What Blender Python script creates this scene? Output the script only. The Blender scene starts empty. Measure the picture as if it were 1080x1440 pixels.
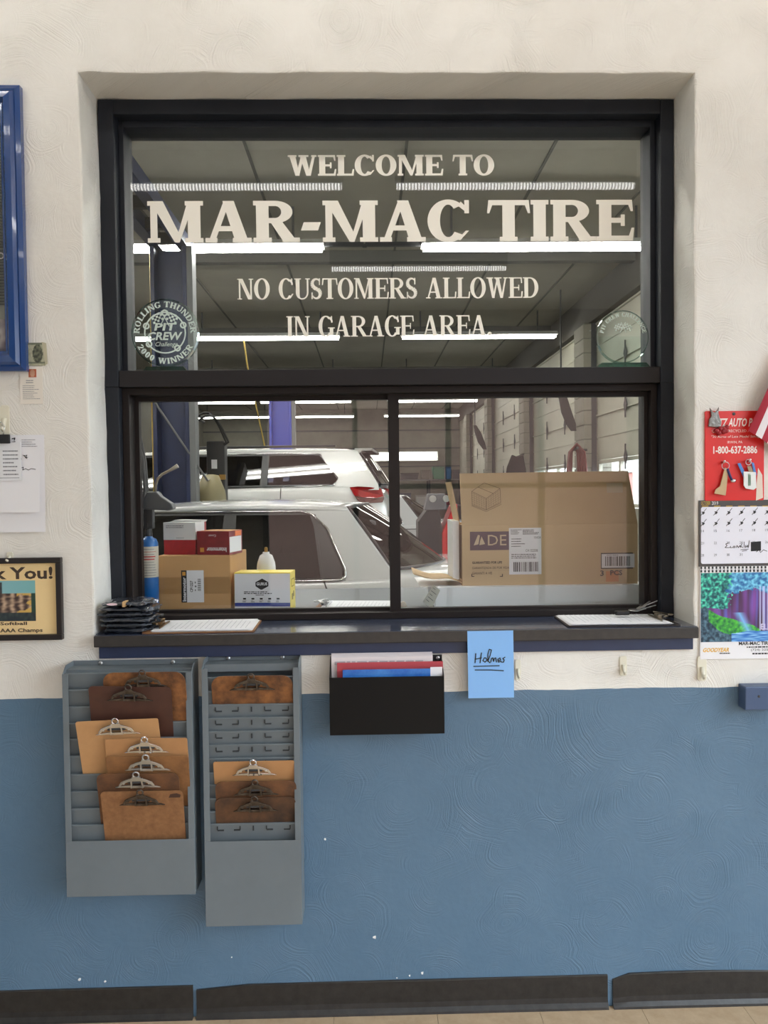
import bpy, bmesh, math, random
from mathutils import Vector, Matrix, noise as mnoise

random.seed(7)
scene = bpy.context.scene
COL = scene.collection
R = math.radians

# ------------------------------------------------------------------ camera
F_PX = 1082.0
CAM = Vector((0.0, -2.25, 1.552))
YAW, PITCH, ROLL = R(1.22), R(-1.6), R(-0.64)
_fw = Vector((math.sin(YAW) * math.cos(PITCH), math.cos(YAW) * math.cos(PITCH), math.sin(PITCH)))
_r = Vector((math.cos(YAW), -math.sin(YAW), 0))
_u = _r.cross(_fw)
CR = _r * math.cos(ROLL) + _u * math.sin(ROLL)
CU = -_r * math.sin(ROLL) + _u * math.cos(ROLL)
cam_data = bpy.data.cameras.new('camera')
cam_data.sensor_fit = 'VERTICAL'
cam_data.sensor_height = 36.0
cam_data.lens = F_PX / 1440 * 36.0
cam_data.clip_start = 0.05
cam_data.clip_end = 300
cam = bpy.data.objects.new('camera', cam_data)
COL.objects.link(cam)
_m = Matrix((CR, CU, -_fw)).transposed().to_4x4()
_m.translation = CAM
cam.matrix_world = _m
scene.camera = cam

def W(px, py, Y=0.0):
    """photo pixel -> point where its sight line meets the vertical plane at depth Y"""
    d = _fw + CR * ((px - 540) / F_PX) - CU * ((py - 720) / F_PX)
    return CAM + d * ((Y - CAM.y) / d.y)

# ------------------------------------------------------------------ world, daylight, exposure
world = bpy.data.worlds.new('overcast_sky')
scene.world = world
world.use_nodes = True
_bg = world.node_tree.nodes['Background']
_bg.inputs[0].default_value = (0.80, 0.91, 1.0, 1)
_bg.inputs[1].default_value = 11.2
scene.view_settings.view_transform = 'Standard'
scene.view_settings.look = 'None'
scene.view_settings.exposure = 0.0
scene.view_settings.gamma = 1.0
scene.view_settings.use_curve_mapping = False
scene.cycles.use_denoising = True
scene.cycles.max_bounces = 10
scene.cycles.diffuse_bounces = 5
scene.cycles.transparent_max_bounces = 24
scene.cycles.caustics_reflective = False
scene.cycles.caustics_refractive = False
scene.cycles.sample_clamp_indirect = 6.0

def portal(name, loc, rot, sx, sy):
    l = bpy.data.lights.new(name, 'AREA')
    l.shape = 'RECTANGLE'; l.size = sx; l.size_y = sy
    l.cycles.is_portal = True
    o = bpy.data.objects.new(name, l); COL.objects.link(o)
    o.location = loc; o.rotation_euler = rot
OFF_X0, OFF_X1, OFF_Y0, OFF_Z = -2.6, 2.7, -4.6, 3.25          # the office
GX0, GX1, GY1, GZ = -5.6, 3.2, 24.3, 4.35                         # the garage
WT = 0.30                                                          # thickness of the wall with the window
RW = (-4.3, -0.8, 0.25, 2.9)                                     # office window in the right wall: y0,y1,z0,z1
BW = (-1.0, 2.55, 0.10, 2.5)                                        # storefront in the rear wall: x0,x1,z0,z1
portal('daylight_portal', (OFF_X1 + 0.1, (RW[0] + RW[1]) / 2, (RW[2] + RW[3]) / 2), (0, R(90), 0), RW[3] - RW[2], RW[1] - RW[0])
portal('daylight_portal', ((BW[0] + BW[1]) / 2, OFF_Y0 - 0.1, (BW[2] + BW[3]) / 2), (R(90), 0, 0), BW[1] - BW[0], BW[3] - BW[2])

# ------------------------------------------------------------------ helpers
def lin(c):
    out = []
    for v in c[:3]:
        v = v / 255.0
        out.append(v / 12.92 if v <= 0.04045 else ((v + 0.055) / 1.055) ** 2.4)
    return (*out, 1.0)

MATS = {}
def M(name, rgb=None, rough=0.5, metal=0.0, spec=0.5, var=None, bump=None, coat=0.0, emit=None):
    """plain procedural material; var=(scale, other rgb, contrast), bump=(scale, strength)"""
    if name in MATS:
        return MATS[name]
    m = bpy.data.materials.new(name); m.use_nodes = True
    nt = m.node_tree; b = nt.nodes['Principled BSDF']
    b.inputs['Base Color'].default_value = lin(rgb)
    b.inputs['Roughness'].default_value = rough
    b.inputs['Metallic'].default_value = metal
    b.inputs['Specular IOR Level'].default_value = spec
    b.inputs['Coat Weight'].default_value = coat
    tc = nt.nodes.new('ShaderNodeTexCoord')
    if var:
        n = nt.nodes.new('ShaderNodeTexNoise'); n.inputs['Scale'].default_value = var[0]; n.inputs['Detail'].default_value = 6
        n.inputs['Roughness'].default_value = 0.65
        nt.links.new(tc.outputs['Object'], n.inputs['Vector'])
        rp = nt.nodes.new('ShaderNodeValToRGB')
        w = 0.5 / max(var[2], 0.01)
        rp.color_ramp.elements[0].position = max(0, 0.5 - 0.5 * w); rp.color_ramp.elements[1].position = min(1, 0.5 + 0.5 * w)
        rp.color_ramp.elements[0].color = lin(rgb); rp.color_ramp.elements[1].color = lin(var[1])
        nt.links.new(n.outputs['Fac'], rp.inputs['Fac']); nt.links.new(rp.outputs['Color'], b.inputs['Base Color'])
    if bump:
        n2 = nt.nodes.new('ShaderNodeTexNoise'); n2.inputs['Scale'].default_value = bump[0]; n2.inputs['Detail'].default_value = 4
        nt.links.new(tc.outputs['Object'], n2.inputs['Vector'])
        bp = nt.nodes.new('ShaderNodeBump'); bp.inputs['Strength'].default_value = bump[1]; bp.inputs['Distance'].default_value = 0.004
        nt.links.new(n2.outputs['Fac'], bp.inputs['Height']); nt.links.new(bp.outputs['Normal'], b.inputs['Normal'])
    if emit:
        b.inputs['Emission Color'].default_value = (*emit[:3], 1); b.inputs['Emission Strength'].default_value = emit[3]
    MATS[name] = m
    return m

def thin_glass(name, tint=(1, 1, 1), ior=1.5, rough=0.0, boost=0.0):
    if name in MATS:
        return MATS[name]
    m = bpy.data.materials.new(name); m.use_nodes = True
    nt = m.node_tree; nt.nodes.clear()
    out = nt.nodes.new('ShaderNodeOutputMaterial'); mix = nt.nodes.new('ShaderNodeMixShader')
    tr = nt.nodes.new('ShaderNodeBsdfTransparent'); tr.inputs[0].default_value = (*tint, 1)
    gl = nt.nodes.new('ShaderNodeBsdfGlossy'); gl.inputs['Roughness'].default_value = rough
    fr = nt.nodes.new('ShaderNodeFresnel'); fr.inputs[0].default_value = ior
    # the sheet is thin, so both of its faces reflect like an outer face
    ge = nt.nodes.new('ShaderNodeNewGeometry'); mr = nt.nodes.new('ShaderNodeMapRange')
    mr.inputs['To Min'].default_value = ior; mr.inputs['To Max'].default_value = 1.0 / ior
    nt.links.new(ge.outputs['Backfacing'], mr.inputs['Value']); nt.links.new(mr.outputs[0], fr.inputs[0])
    ad = nt.nodes.new('ShaderNodeMath'); ad.operation = 'ADD'; ad.use_clamp = True; ad.inputs[1].default_value = boost
    nt.links.new(fr.outputs[0], ad.inputs[0]); nt.links.new(ad.outputs[0], mix.inputs[0])
    nt.links.new(tr.outputs[0], mix.inputs[1]); nt.links.new(gl.outputs[0], mix.inputs[2]); nt.links.new(mix.outputs[0], out.inputs[0])
    MATS[name] = m
    return m

def wm(o):
    if o is None:
        return Matrix.Identity(4)
    return wm(o.parent) @ (o.matrix_parent_inverse if o.parent else Matrix.Identity(4)) @ o.matrix_basis

def tag(o, label=None, cat=None, group=None, kind=None):
    if label: o['label'] = label
    if cat: o['category'] = cat
    if group: o['group'] = group
    if kind: o['kind'] = kind
    return o

def thing(name, loc, label, cat, group=None, kind=None, rot=(0, 0, 0)):
    o = bpy.data.objects.new(name, None); COL.objects.link(o)
    o.empty_display_size = 0.05
    o.location = loc; o.rotation_euler = rot
    return tag(o, label, cat, group, kind)

def link(name, mesh, parent=None, local=False):
    o = bpy.data.objects.new(name, mesh); COL.objects.link(o)
    if parent is not None:
        o.parent = parent
        if not local:
            o.matrix_parent_inverse = wm(parent).inverted()
    return o

def copy_tree(o, parent=None):
    c = o.copy(); COL.objects.link(c)
    if parent is not None:
        c.parent = parent; c.matrix_parent_inverse = o.matrix_parent_inverse.copy()
    for ch in [x for x in KIDS.get(o.name, [])]:
        copy_tree(ch, c)
    return c
KIDS = {}

class MB:
    """collects faces; build() links them as ONE mesh object"""
    def __init__(s): s.v = []; s.f = []; s.mi = []; s.cur = 0
    def add(s, vs, fs):
        n = len(s.v); s.v += [tuple(p) for p in vs]
        for q in fs:
            s.f.append([i + n for i in q]); s.mi.append(s.cur)
        return s
    def box(s, x0, x1, y0, y1, z0, z1):
        return s.add([(x0, y0, z0), (x1, y0, z0), (x1, y1, z0), (x0, y1, z0), (x0, y0, z1), (x1, y0, z1), (x1, y1, z1), (x0, y1, z1)],
                     [(0, 3, 2, 1), (4, 5, 6, 7), (0, 1, 5, 4), (1, 2, 6, 5), (2, 3, 7, 6), (3, 0, 4, 7)])
    def xbox(s, m, sx, sy, sz):
        vs = [m @ Vector((a * sx / 2, b * sy / 2, c * sz / 2)) for c in (-1, 1) for a, b in ((-1, -1), (1, -1), (1, 1), (-1, 1))]
        return s.add(vs, [(0, 3, 2, 1), (4, 5, 6, 7), (0, 1, 5, 4), (1, 2, 6, 5), (2, 3, 7, 6), (3, 0, 4, 7)])
    def prism(s, poly, y0, y1, mp=None):
        """outline in (x,z) extruded from y0 (front) to y1 (back)"""
        mp = mp or (lambda x, y, z: (x, y, z))
        a = sum(poly[i][0] * poly[(i + 1) % len(poly)][1] - poly[(i + 1) % len(poly)][0] * poly[i][1] for i in range(len(poly)))
        if a < 0: poly = poly[::-1]
        n = len(poly)
        vs = [mp(x, y0, z) for x, z in poly] + [mp(x, y1, z) for x, z in poly]
        fs = [list(range(n)), list(range(2 * n - 1, n - 1, -1))] + [(i, i + n, (i + 1) % n + n, (i + 1) % n) for i in range(n)]
        return s.add(vs, fs)
    def quad(s, a, b, c, d): return s.add([a, b, c, d], [(0, 1, 2, 3)])
    def flat(s, poly, y): return s.add([(x, y, z) for x, z in poly], [list(range(len(poly)))])
    def tube(s, pts, r, n=8, closed=False):
        pts = [Vector(p) for p in pts]; N = len(pts)
        rs = r if isinstance(r, (list, tuple)) else [r] * N
        vs = []; up = None
        for i, p in enumerate(pts):
            if closed: t = pts[(i + 1) % N] - pts[i - 1]
            else: t = pts[min(i + 1, N - 1)] - pts[max(i - 1, 0)]
            t.normalize()
            if up is None:
                up = Vector((0, 0, 1)) if abs(t.z) < 0.9 else Vector((1, 0, 0))
            a = t.cross(up)
            if a.length < 1e-4: a = t.cross(Vector((0.3, 1, 0.2)))
            a.normalize(); b = a.cross(t).normalized(); up = b
            for k in range(n):
                w = 2 * math.pi * k / n
                vs.append(p + (a * math.cos(w) + b * math.sin(w)) * rs[i])
        fs = []
        for i in range(N if closed else N - 1):
            j = (i + 1) % N
            for k in range(n):
                fs.append((i * n + k, i * n + (k + 1) % n, j * n + (k + 1) % n, j * n + k))
        if not closed:
            fs.append(list(range(n - 1, -1, -1))); fs.append([(N - 1) * n + k for k in range(n)])
        return s.add(vs, fs)
    def cyl(s, p0, p1, r0, r1=None, n=14): return s.tube([p0, p1], [r0, r0 if r1 is None else r1], n)
    def lathe(s, prof, c=(0, 0, 0), n=20, axis='z'):
        vs = []
        for r, h in prof:
            for k in range(n):
                w = 2 * math.pi * k / n; a, b = r * math.cos(w), r * math.sin(w)
                vs.append({'z': (c[0] + a, c[1] + b, c[2] + h), 'y': (c[0] + a, c[1] + h, c[2] - b), 'x': (c[0] + h, c[1] + a, c[2] + b)}[axis])
        fs = [(i * n + k, i * n + (k + 1) % n, (i + 1) * n + (k + 1) % n, (i + 1) * n + k) for i in range(len(prof) - 1) for k in range(n)]
        fs.append(list(range(n - 1, -1, -1))); fs.append([(len(prof) - 1) * n + k for k in range(n)])
        return s.add(vs, fs)
    def torus(s, c, Rr, r, axis='y', n=20, m=6, sx=1.0, sz=1.0):
        pts = []
        for k in range(n):
            w = 2 * math.pi * k / n; a, b = Rr * math.cos(w) * sx, Rr * math.sin(w) * sz
            pts.append({'y': (c[0] + a, c[1], c[2] + b), 'z': (c[0] + a, c[1] + b, c[2]), 'x': (c[0], c[1] + a, c[2] + b)}[axis])
        return s.tube(pts, r, m, closed=True)
    def ball(s, c, r, n=10, sx=1, sy=1, sz=1):
        prof = [(max(1e-4, math.sin(math.pi * i / n)) * r, -math.cos(math.pi * i / n) * r) for i in range(n + 1)]
        k = len(s.v); s.lathe(prof, (0, 0, 0), n + 4)
        for i in range(k, len(s.v)):
            x, y, z = s.v[i]; s.v[i] = (c[0] + x * sx, c[1] + y * sy, c[2] + z * sz)
        return s
    def grid(s, fn, nu, nv, flip=False):
        vs = [fn(i / nu, j / nv) for j in range(nv + 1) for i in range(nu + 1)]
        fs = [(j * (nu + 1) + i, j * (nu + 1) + i + 1, (j + 1) * (nu + 1) + i + 1, (j + 1) * (nu + 1) + i) for j in range(nv) for i in range(nu)]
        if flip: fs = [q[::-1] for q in fs]
        return s.add(vs, fs)
    def mesh(s, name, mat, smooth=False):
        me = bpy.data.meshes.new(name); me.from_pydata(s.v, [], s.f)
        for m in (mat if isinstance(mat, (list, tuple)) else [mat]): me.materials.append(m)
        if isinstance(mat, (list, tuple)): me.polygons.foreach_set('material_index', s.mi)
        if smooth: me.polygons.foreach_set('use_smooth', [True] * len(me.polygons))
        me.update()
        return me
    def build(s, name, mat, parent=None, smooth=False, bevel=0.0, subsurf=0, label=None, local=False, seg=2):
        o = link(name, s.mesh(name, mat, smooth), parent, local)
        if parent is not None: KIDS.setdefault(parent.name, []).append(o)
        if bevel:
            b = o.modifiers.new('bevel', 'BEVEL'); b.width = bevel; b.segments = seg; b.limit_method = 'ANGLE'; b.angle_limit = R(40)
        if subsurf:
            q = o.modifiers.new('subsurf', 'SUBSURF'); q.levels = subsurf; q.render_levels = subsurf
        if label: o['label'] = label
        return o

# ---- built-in sans lettering as flat mesh
_FC = {}
def font_mesh(body, bold=0.0):
    key = (body, bold)
    if key not in _FC:
        cu = bpy.data.curves.new('t', 'FONT'); cu.body = body; cu.resolution_u = 2; cu.offset = bold
        ob = bpy.data.objects.new('t', cu)
        me = bpy.data.meshes.new_from_object(ob)
        vs = [(v.co.x, v.co.y) for v in me.vertices]; fs = [list(p.vertices) for p in me.polygons]
        bpy.data.objects.remove(ob); bpy.data.meshes.remove(me); bpy.data.curves.remove(cu)
        xs = [a for a, _ in vs] or [0, 1]; ys = [b for _, b in vs] or [0, 1]
        x0, x1, y0, y1 = min(xs), max(xs), min(ys), max(ys)
        _FC[key] = ([((a - x0) / max(x1 - x0, 1e-6), (b - y0) / max(y1 - y0, 1e-6)) for a, b in vs], fs)
    return _FC[key]
def put_text(mb, body, x0, x1, z0, z1, y, turn=0, slant=0.0, bold=0.0):
    """fit a line of text into a rectangle that faces -Y; turn=1 reads upwards, turn=2 upside down"""
    vs, fs = font_mesh(body, bold)
    def mp(u, v):
        if turn == 1: u, v = 1 - v, u
        elif turn == 2: u, v = 1 - u, 1 - v
        return (x0 + u * (x1 - x0) + slant * v * (z1 - z0), y, z0 + v * (z1 - z0))
    mb.add([mp(*p) for p in vs], fs)
    return mb
def stroke2(mb, pts, w, y):
    """flat pen line in the XZ plane"""
    for (x0, z0), (x1, z1) in zip(pts[:-1], pts[1:]):
        d = Vector((x1 - x0, z1 - z0)); L = d.length
        if L < 1e-6: continue
        d /= L; n = Vector((-d.y, d.x)) * w / 2; e = d * w * 0.3
        mb.flat([(x0 - e.x - n.x, z0 - e.y - n.y), (x1 + e.x - n.x, z1 + e.y - n.y), (x1 + e.x + n.x, z1 + e.y + n.y), (x0 - e.x + n.x, z0 - e.y + n.y)], y - len(mb.f) * 6e-6)
    return mb
def bars(mb, x0, x1, z0, z1, n, y, fill=0.45, seed=1):
    """rows of print too small to read"""
    rg = random.Random(seed); h = (z1 - z0) / n
    for i in range(n):
        z = z1 - (i + 0.5) * h; x = x0
        e = x0 + (x1 - x0) * rg.uniform(0.55, 1.0)
        while x < e:
            w = rg.uniform(0.03, 0.12) * (x1 - x0)
            mb.flat([(x, z - h * fill / 2), (min(x + w, e), z - h * fill / 2), (min(x + w, e), z + h * fill / 2), (x, z + h * fill / 2)], y)
            x += w + 0.02 * (x1 - x0)
    return mb
def barcode(mb, x0, x1, z0, z1, y, seed=3, n=30):
    rg = random.Random(seed); x = x0
    while x < x1:
        w = (x1 - x0) / n * rg.choice((0.4, 0.7, 1.1))
        mb.flat([(x, z0), (min(x + w, x1), z0), (min(x + w, x1), z1), (x, z1)], y); x += w + (x1 - x0) / n * rg.choice((0.4, 0.6, 1.0))
    return mb
def rect(mb, x0, x1, z0, z1, y): return mb.flat([(x0, z0), (x1, z0), (x1, z1), (x0, z1)], y)

def picture(name, x0, x1, z0, z1, y, nx, nz, fn, parent, rough=0.35):
    """a flat printed picture: colours per vertex"""
    mb = MB().grid(lambda u, v: (x0 + u * (x1 - x0), y, z0 + v * (z1 - z0)), nx, nz)
    if 'print_picture' not in MATS:
        m = bpy.data.materials.new('print_picture'); m.use_nodes = True
        a = m.node_tree.nodes.new('ShaderNodeAttribute'); a.attribute_name = 'Col'
        b = m.node_tree.nodes['Principled BSDF']; b.inputs['Roughness'].default_value = rough
        m.node_tree.links.new(a.outputs['Color'], b.inputs['Base Color']); MATS['print_picture'] = m
    o = mb.build(name, MATS['print_picture'], parent)
    ca = o.data.color_attributes.new('Col', 'FLOAT_COLOR', 'POINT')
    k = 0
    for j in range(nz + 1):
        for i in range(nx + 1):
            ca.data[k].color = lin(fn(i / nx, j / nz)); k += 1
    return o
def mixc(a, b, t):
    t = max(0, min(1, t)); return tuple(a[i] * (1 - t) + b[i] * t for i in range(3))
def nz2(x, y, s=1.0, o=0.0): return mnoise.noise(Vector((x * s + o, y * s - o, o * 1.7))) 

# ---- serif lettering (cap height 1): stem S, hairline H, serif length F, serif thickness T, width factor k
def glyph(ch, S, H, F, T, k):
    P = []
    def q(*p): P.append(list(p))
    def rc(x0, y0, x1, y1): q((x0, y0), (x1, y0), (x1, y1), (x0, y1))
    def ser(x0, x1, y, up):
        if up: rc(x0, y, x1, y + T)
        else: rc(x0, y - T, x1, y)
    def stem(x, w, bot=True, top=True, y0=0.0, y1=1.0):
        rc(x, y0, x + w, y1)
        if bot: ser(x - F, x + w + F, y0, True)
        if top: ser(x - F, x + w + F, y1, False)
    def diag(xa, ya, xb, yb, w): q((xa, ya), (xa + w, ya), (xb + w, yb), (xb, yb))
    def ring(cx, cy, rx, ry, tx, ty, a0, a1, n=28):
        for i in range(n):
            t0 = math.radians(a0 + (a1 - a0) * i / n); t1 = math.radians(a0 + (a1 - a0) * (i + 1) / n)
            o = lambda t: (cx + rx * math.cos(t), cy + ry * math.sin(t))
            e = lambda t: (cx + (rx - tx) * math.cos(t), cy + (ry - ty) * math.sin(t))
            q(e(t0), o(t0), o(t1), e(t1))
    def path(pts, ws):
        for i in range(len(pts) - 1):
            (x0, y0), (x1, y1) = pts[i], pts[i + 1]
            d = Vector((x1 - x0, y1 - y0)); d.normalize(); n = Vector((-d.y, d.x))
            a, b = n * ws[i] / 2, n * ws[i + 1] / 2
            q((x0 - a.x, y0 - a.y), (x1 - b.x, y1 - b.y), (x1 + b.x, y1 + b.y), (x0 + a.x, y0 + a.y))
    if ch == 'I': stem(F, S); w = S + 2 * F
    elif ch in 'EL':
        w = (0.66 if ch == 'E' else 0.62) * k + F
        stem(F, S); rc(F, 0, w, H); q((w - H, 0), (w, 0), (w + 0.03, 0.32), (w - 0.03, 0.32))
        if ch == 'E':
            rc(F, 1 - H, w - 0.02, 1); q((w - 0.02 - H, 1), (w - 0.02, 1), (w - 0.0, 0.72), (w - 0.05, 0.72))
            rc(F, 0.5 - H / 2, w - 0.16 * k, 0.5 + H / 2); rc(w - 0.16 * k - H * 0.7, 0.36, w - 0.16 * k, 0.64)
    elif ch == 'T':
        w = 0.78 * k; c = w / 2
        stem(c - S / 2, S, True, False); rc(0, 1 - H, w, 1)
        q((0, 1), (H, 1), (0.02, 0.68), (-0.03, 0.68)); q((w - H, 1), (w, 1), (w + 0.03, 0.68), (w - 0.02, 0.68))
    elif ch in 'CG':
        w = 0.80 * k; ring(w / 2, 0.5, w / 2, 0.52, S, H, 48, 318)
        rc(w - 0.1, 0.68, w - 0.1 + H * 0.8, 1.0); q((w * 0.74, 0.86), (w - 0.03, 0.68), (w - 0.03, 0.80), (w * 0.80, 0.97))
        if ch == 'G':
            rc(w - S * 0.95, 0.08, w, 0.45); rc(w - S * 1.0 - F, 0.45 - T, w + F, 0.45)
        else: q((w * 0.72, 0.05), (w * 0.78, 0.02), (w, 0.26), (w - 0.07, 0.26))
    elif ch in 'O0':
        w = (0.84 if ch == 'O' else 0.6) * k; ring(w / 2, 0.5, w / 2, 0.52, S, H, 0, 360, 40)
    elif ch == 'S':
        w = 0.60 * k; pts = []; ws = []
        for i in range(25):
            t = i / 24
            if t < 0.5: a = math.radians(25 + t * 2 * 245); cx, cy, rx, ry = w / 2, 0.745, w / 2 - S * 0.42, 0.255 - H / 2
            else: a = math.radians(90 - (t - 0.5) * 2 * 245); cx, cy, rx, ry = w / 2, 0.255, w / 2 - S * 0.42, 0.255 - H / 2
            pts.append((cx + rx * math.cos(a), cy + ry * math.sin(a))); ws.append(H + (S * 1.05 - H) * max(0, math.sin(math.pi * t)) ** 1.6)
        path(pts, ws); rc(w - 0.13, 0.68, w - 0.13 + H * 0.8, 1.0); rc(0.04, 0.0, 0.04 + H * 0.8, 0.32)
    elif ch == 'M':
        w = 1.06 * k; h = H * 1.2
        stem(F, h); stem(w - F - S, S); diag(F + S * 0.75, 1, F, 1, -0.0)
        q((F, 1), (F + S * 1.0, 1), (w * 0.52 + S * 0.35, 0.12), (w * 0.52 - S * 0.15, 0.0))
        q((w * 0.52 - S * 0.1, 0.0), (w * 0.52 + h * 0.4, 0.0), (w - F - S + h, 1), (w - F - S, 1))
    elif ch == 'W':
        w = 1.16 * k; a = S; h = H * 1.1
        q((F, 1), (F + a, 1), (w * 0.30 + a * 0.5, 0), (w * 0.30 - a * 0.2, 0)); q((w * 0.30 - a * 0.1, 0), (w * 0.30 + h, 0), (w * 0.54 + h * 0.3, 1), (w * 0.54 - h * 0.8, 1))
        q((w * 0.46 - a * 0.25, 1), (w * 0.46 + a * 0.75, 1), (w * 0.70 + a * 0.4, 0), (w * 0.70 - a * 0.3, 0)); q((w * 0.70 - a * 0.1, 0), (w * 0.70 + h, 0), (w - F, 1), (w - F - h, 1))
        ser(0, F * 2 + a, 1, False); ser(w * 0.46 - a * 0.3 - F * 0.5, w * 0.46 + a + F, 1, False); ser(w - F * 2 - h, w, 1, False)
    elif ch == 'A':
        w = 0.88 * k; c = w / 2; h = H * 1.1
        q((F, 0), (F + h, 0), (c + h * 0.3, 1), (c - S * 0.35, 1)); q((w - F - S * 1.05, 0), (w - F, 0), (c + S * 0.45, 1), (c - S * 0.45, 1))
        rc(w * 0.24, 0.27, w * 0.72, 0.27 + H); ser(0, F * 2 + h, 0, True); ser(w - F * 2 - S * 1.05, w, 0, True)
    elif ch in 'RP':
        w = 0.80 * k + F; stem(F, S); c = F + S + 0.12 * k
        rc(F + S * 0.5, 1 - H, c, 1); rc(F + S * 0.5, 0.46, c, 0.46 + H); ring(c, 0.73, w * 0.88 - c, 0.27, S * 0.9, H, -90, 90, 16)
        if ch == 'R':
            q((w - S * 1.15, 0), (w - F * 0.2, 0), (c + S * 0.55, 0.5), (c - S * 0.4, 0.5)); ser(w - S * 1.25, w + F * 0.6, 0, True)
    elif ch == 'N':
        w = 0.86 * k; h = H * 1.2
        stem(F, h); stem(w - F - h, h, False); q((F, 1), (F + S, 1), (w - F, 0), (w - F - S, 0)); ser(0, F + S, 1, False)
    elif ch == 'U':
        w = 0.84 * k; h = H * 1.2
        rc(F, 0.3, F + S, 1); ser(0, S + 2 * F, 1, False); rc(w - F - h, 0.3, w - F, 1); ser(w - 2 * F - h, w, 1, False)
        n = 18
        for i in range(n):
            t0, t1 = math.pi * (1 + i / n), math.pi * (1 + (i + 1) / n); cx = w / 2; rx = w / 2 - F
            tw = lambda t: (S if math.cos(t) < 0 else h) * abs(math.cos(t)) + H * (1 - abs(math.cos(t)))
            o = lambda t: (cx + rx * math.cos(t), 0.31 + 0.33 * math.sin(t))
            e = lambda t: (cx + (rx - tw(t)) * math.cos(t), 0.31 + (0.33 - H) * math.sin(t))
            q(o(t0), o(t1), e(t1), e(t0))
    elif ch == 'D':
        w = 0.84 * k; stem(F, S); rc(F + S * 0.5, 1 - H, w * 0.45, 1); rc(F + S * 0.5, 0, w * 0.45, H); ring(w * 0.45, 0.5, w * 0.55, 0.5, S, H, -90, 90, 22)
    elif ch == 'H':
        w = 0.86 * k; stem(F, S); stem(w - F - S, S); rc(F, 0.5 - H / 2, w - F, 0.5 + H / 2)
    elif ch == '2':
        w = 0.56 * k; path([(0.06, 0.72), (0.12, 0.9), (0.3 * k, 0.96), (0.46 * k, 0.88), (0.48 * k, 0.7), (0.34 * k, 0.45), (0.08, 0.08)], [S * 0.8, H * 1.4, H, S * 0.8, S, S * 0.7, H]); rc(0, 0, w, H * 1.6)
    elif ch == '-': w = 0.40 * k; q((0.02, 0.28), (w - 0.06, 0.28), (w, 0.28 + 0.2), (0.08, 0.28 + 0.2))
    elif ch == '.': w = 0.22; ring(0.11, 0.09, 0.1, 0.1, 0.1, 0.1, 0, 360, 14)
    else: w = 0.34
    out = []
    for p in P:
        a = sum(p[i][0] * p[(i + 1) % len(p)][1] - p[(i + 1) % len(p)][0] * p[i][1] for i in range(len(p)))
        out.append(p if a > 0 else p[::-1])
    return out, w

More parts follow.
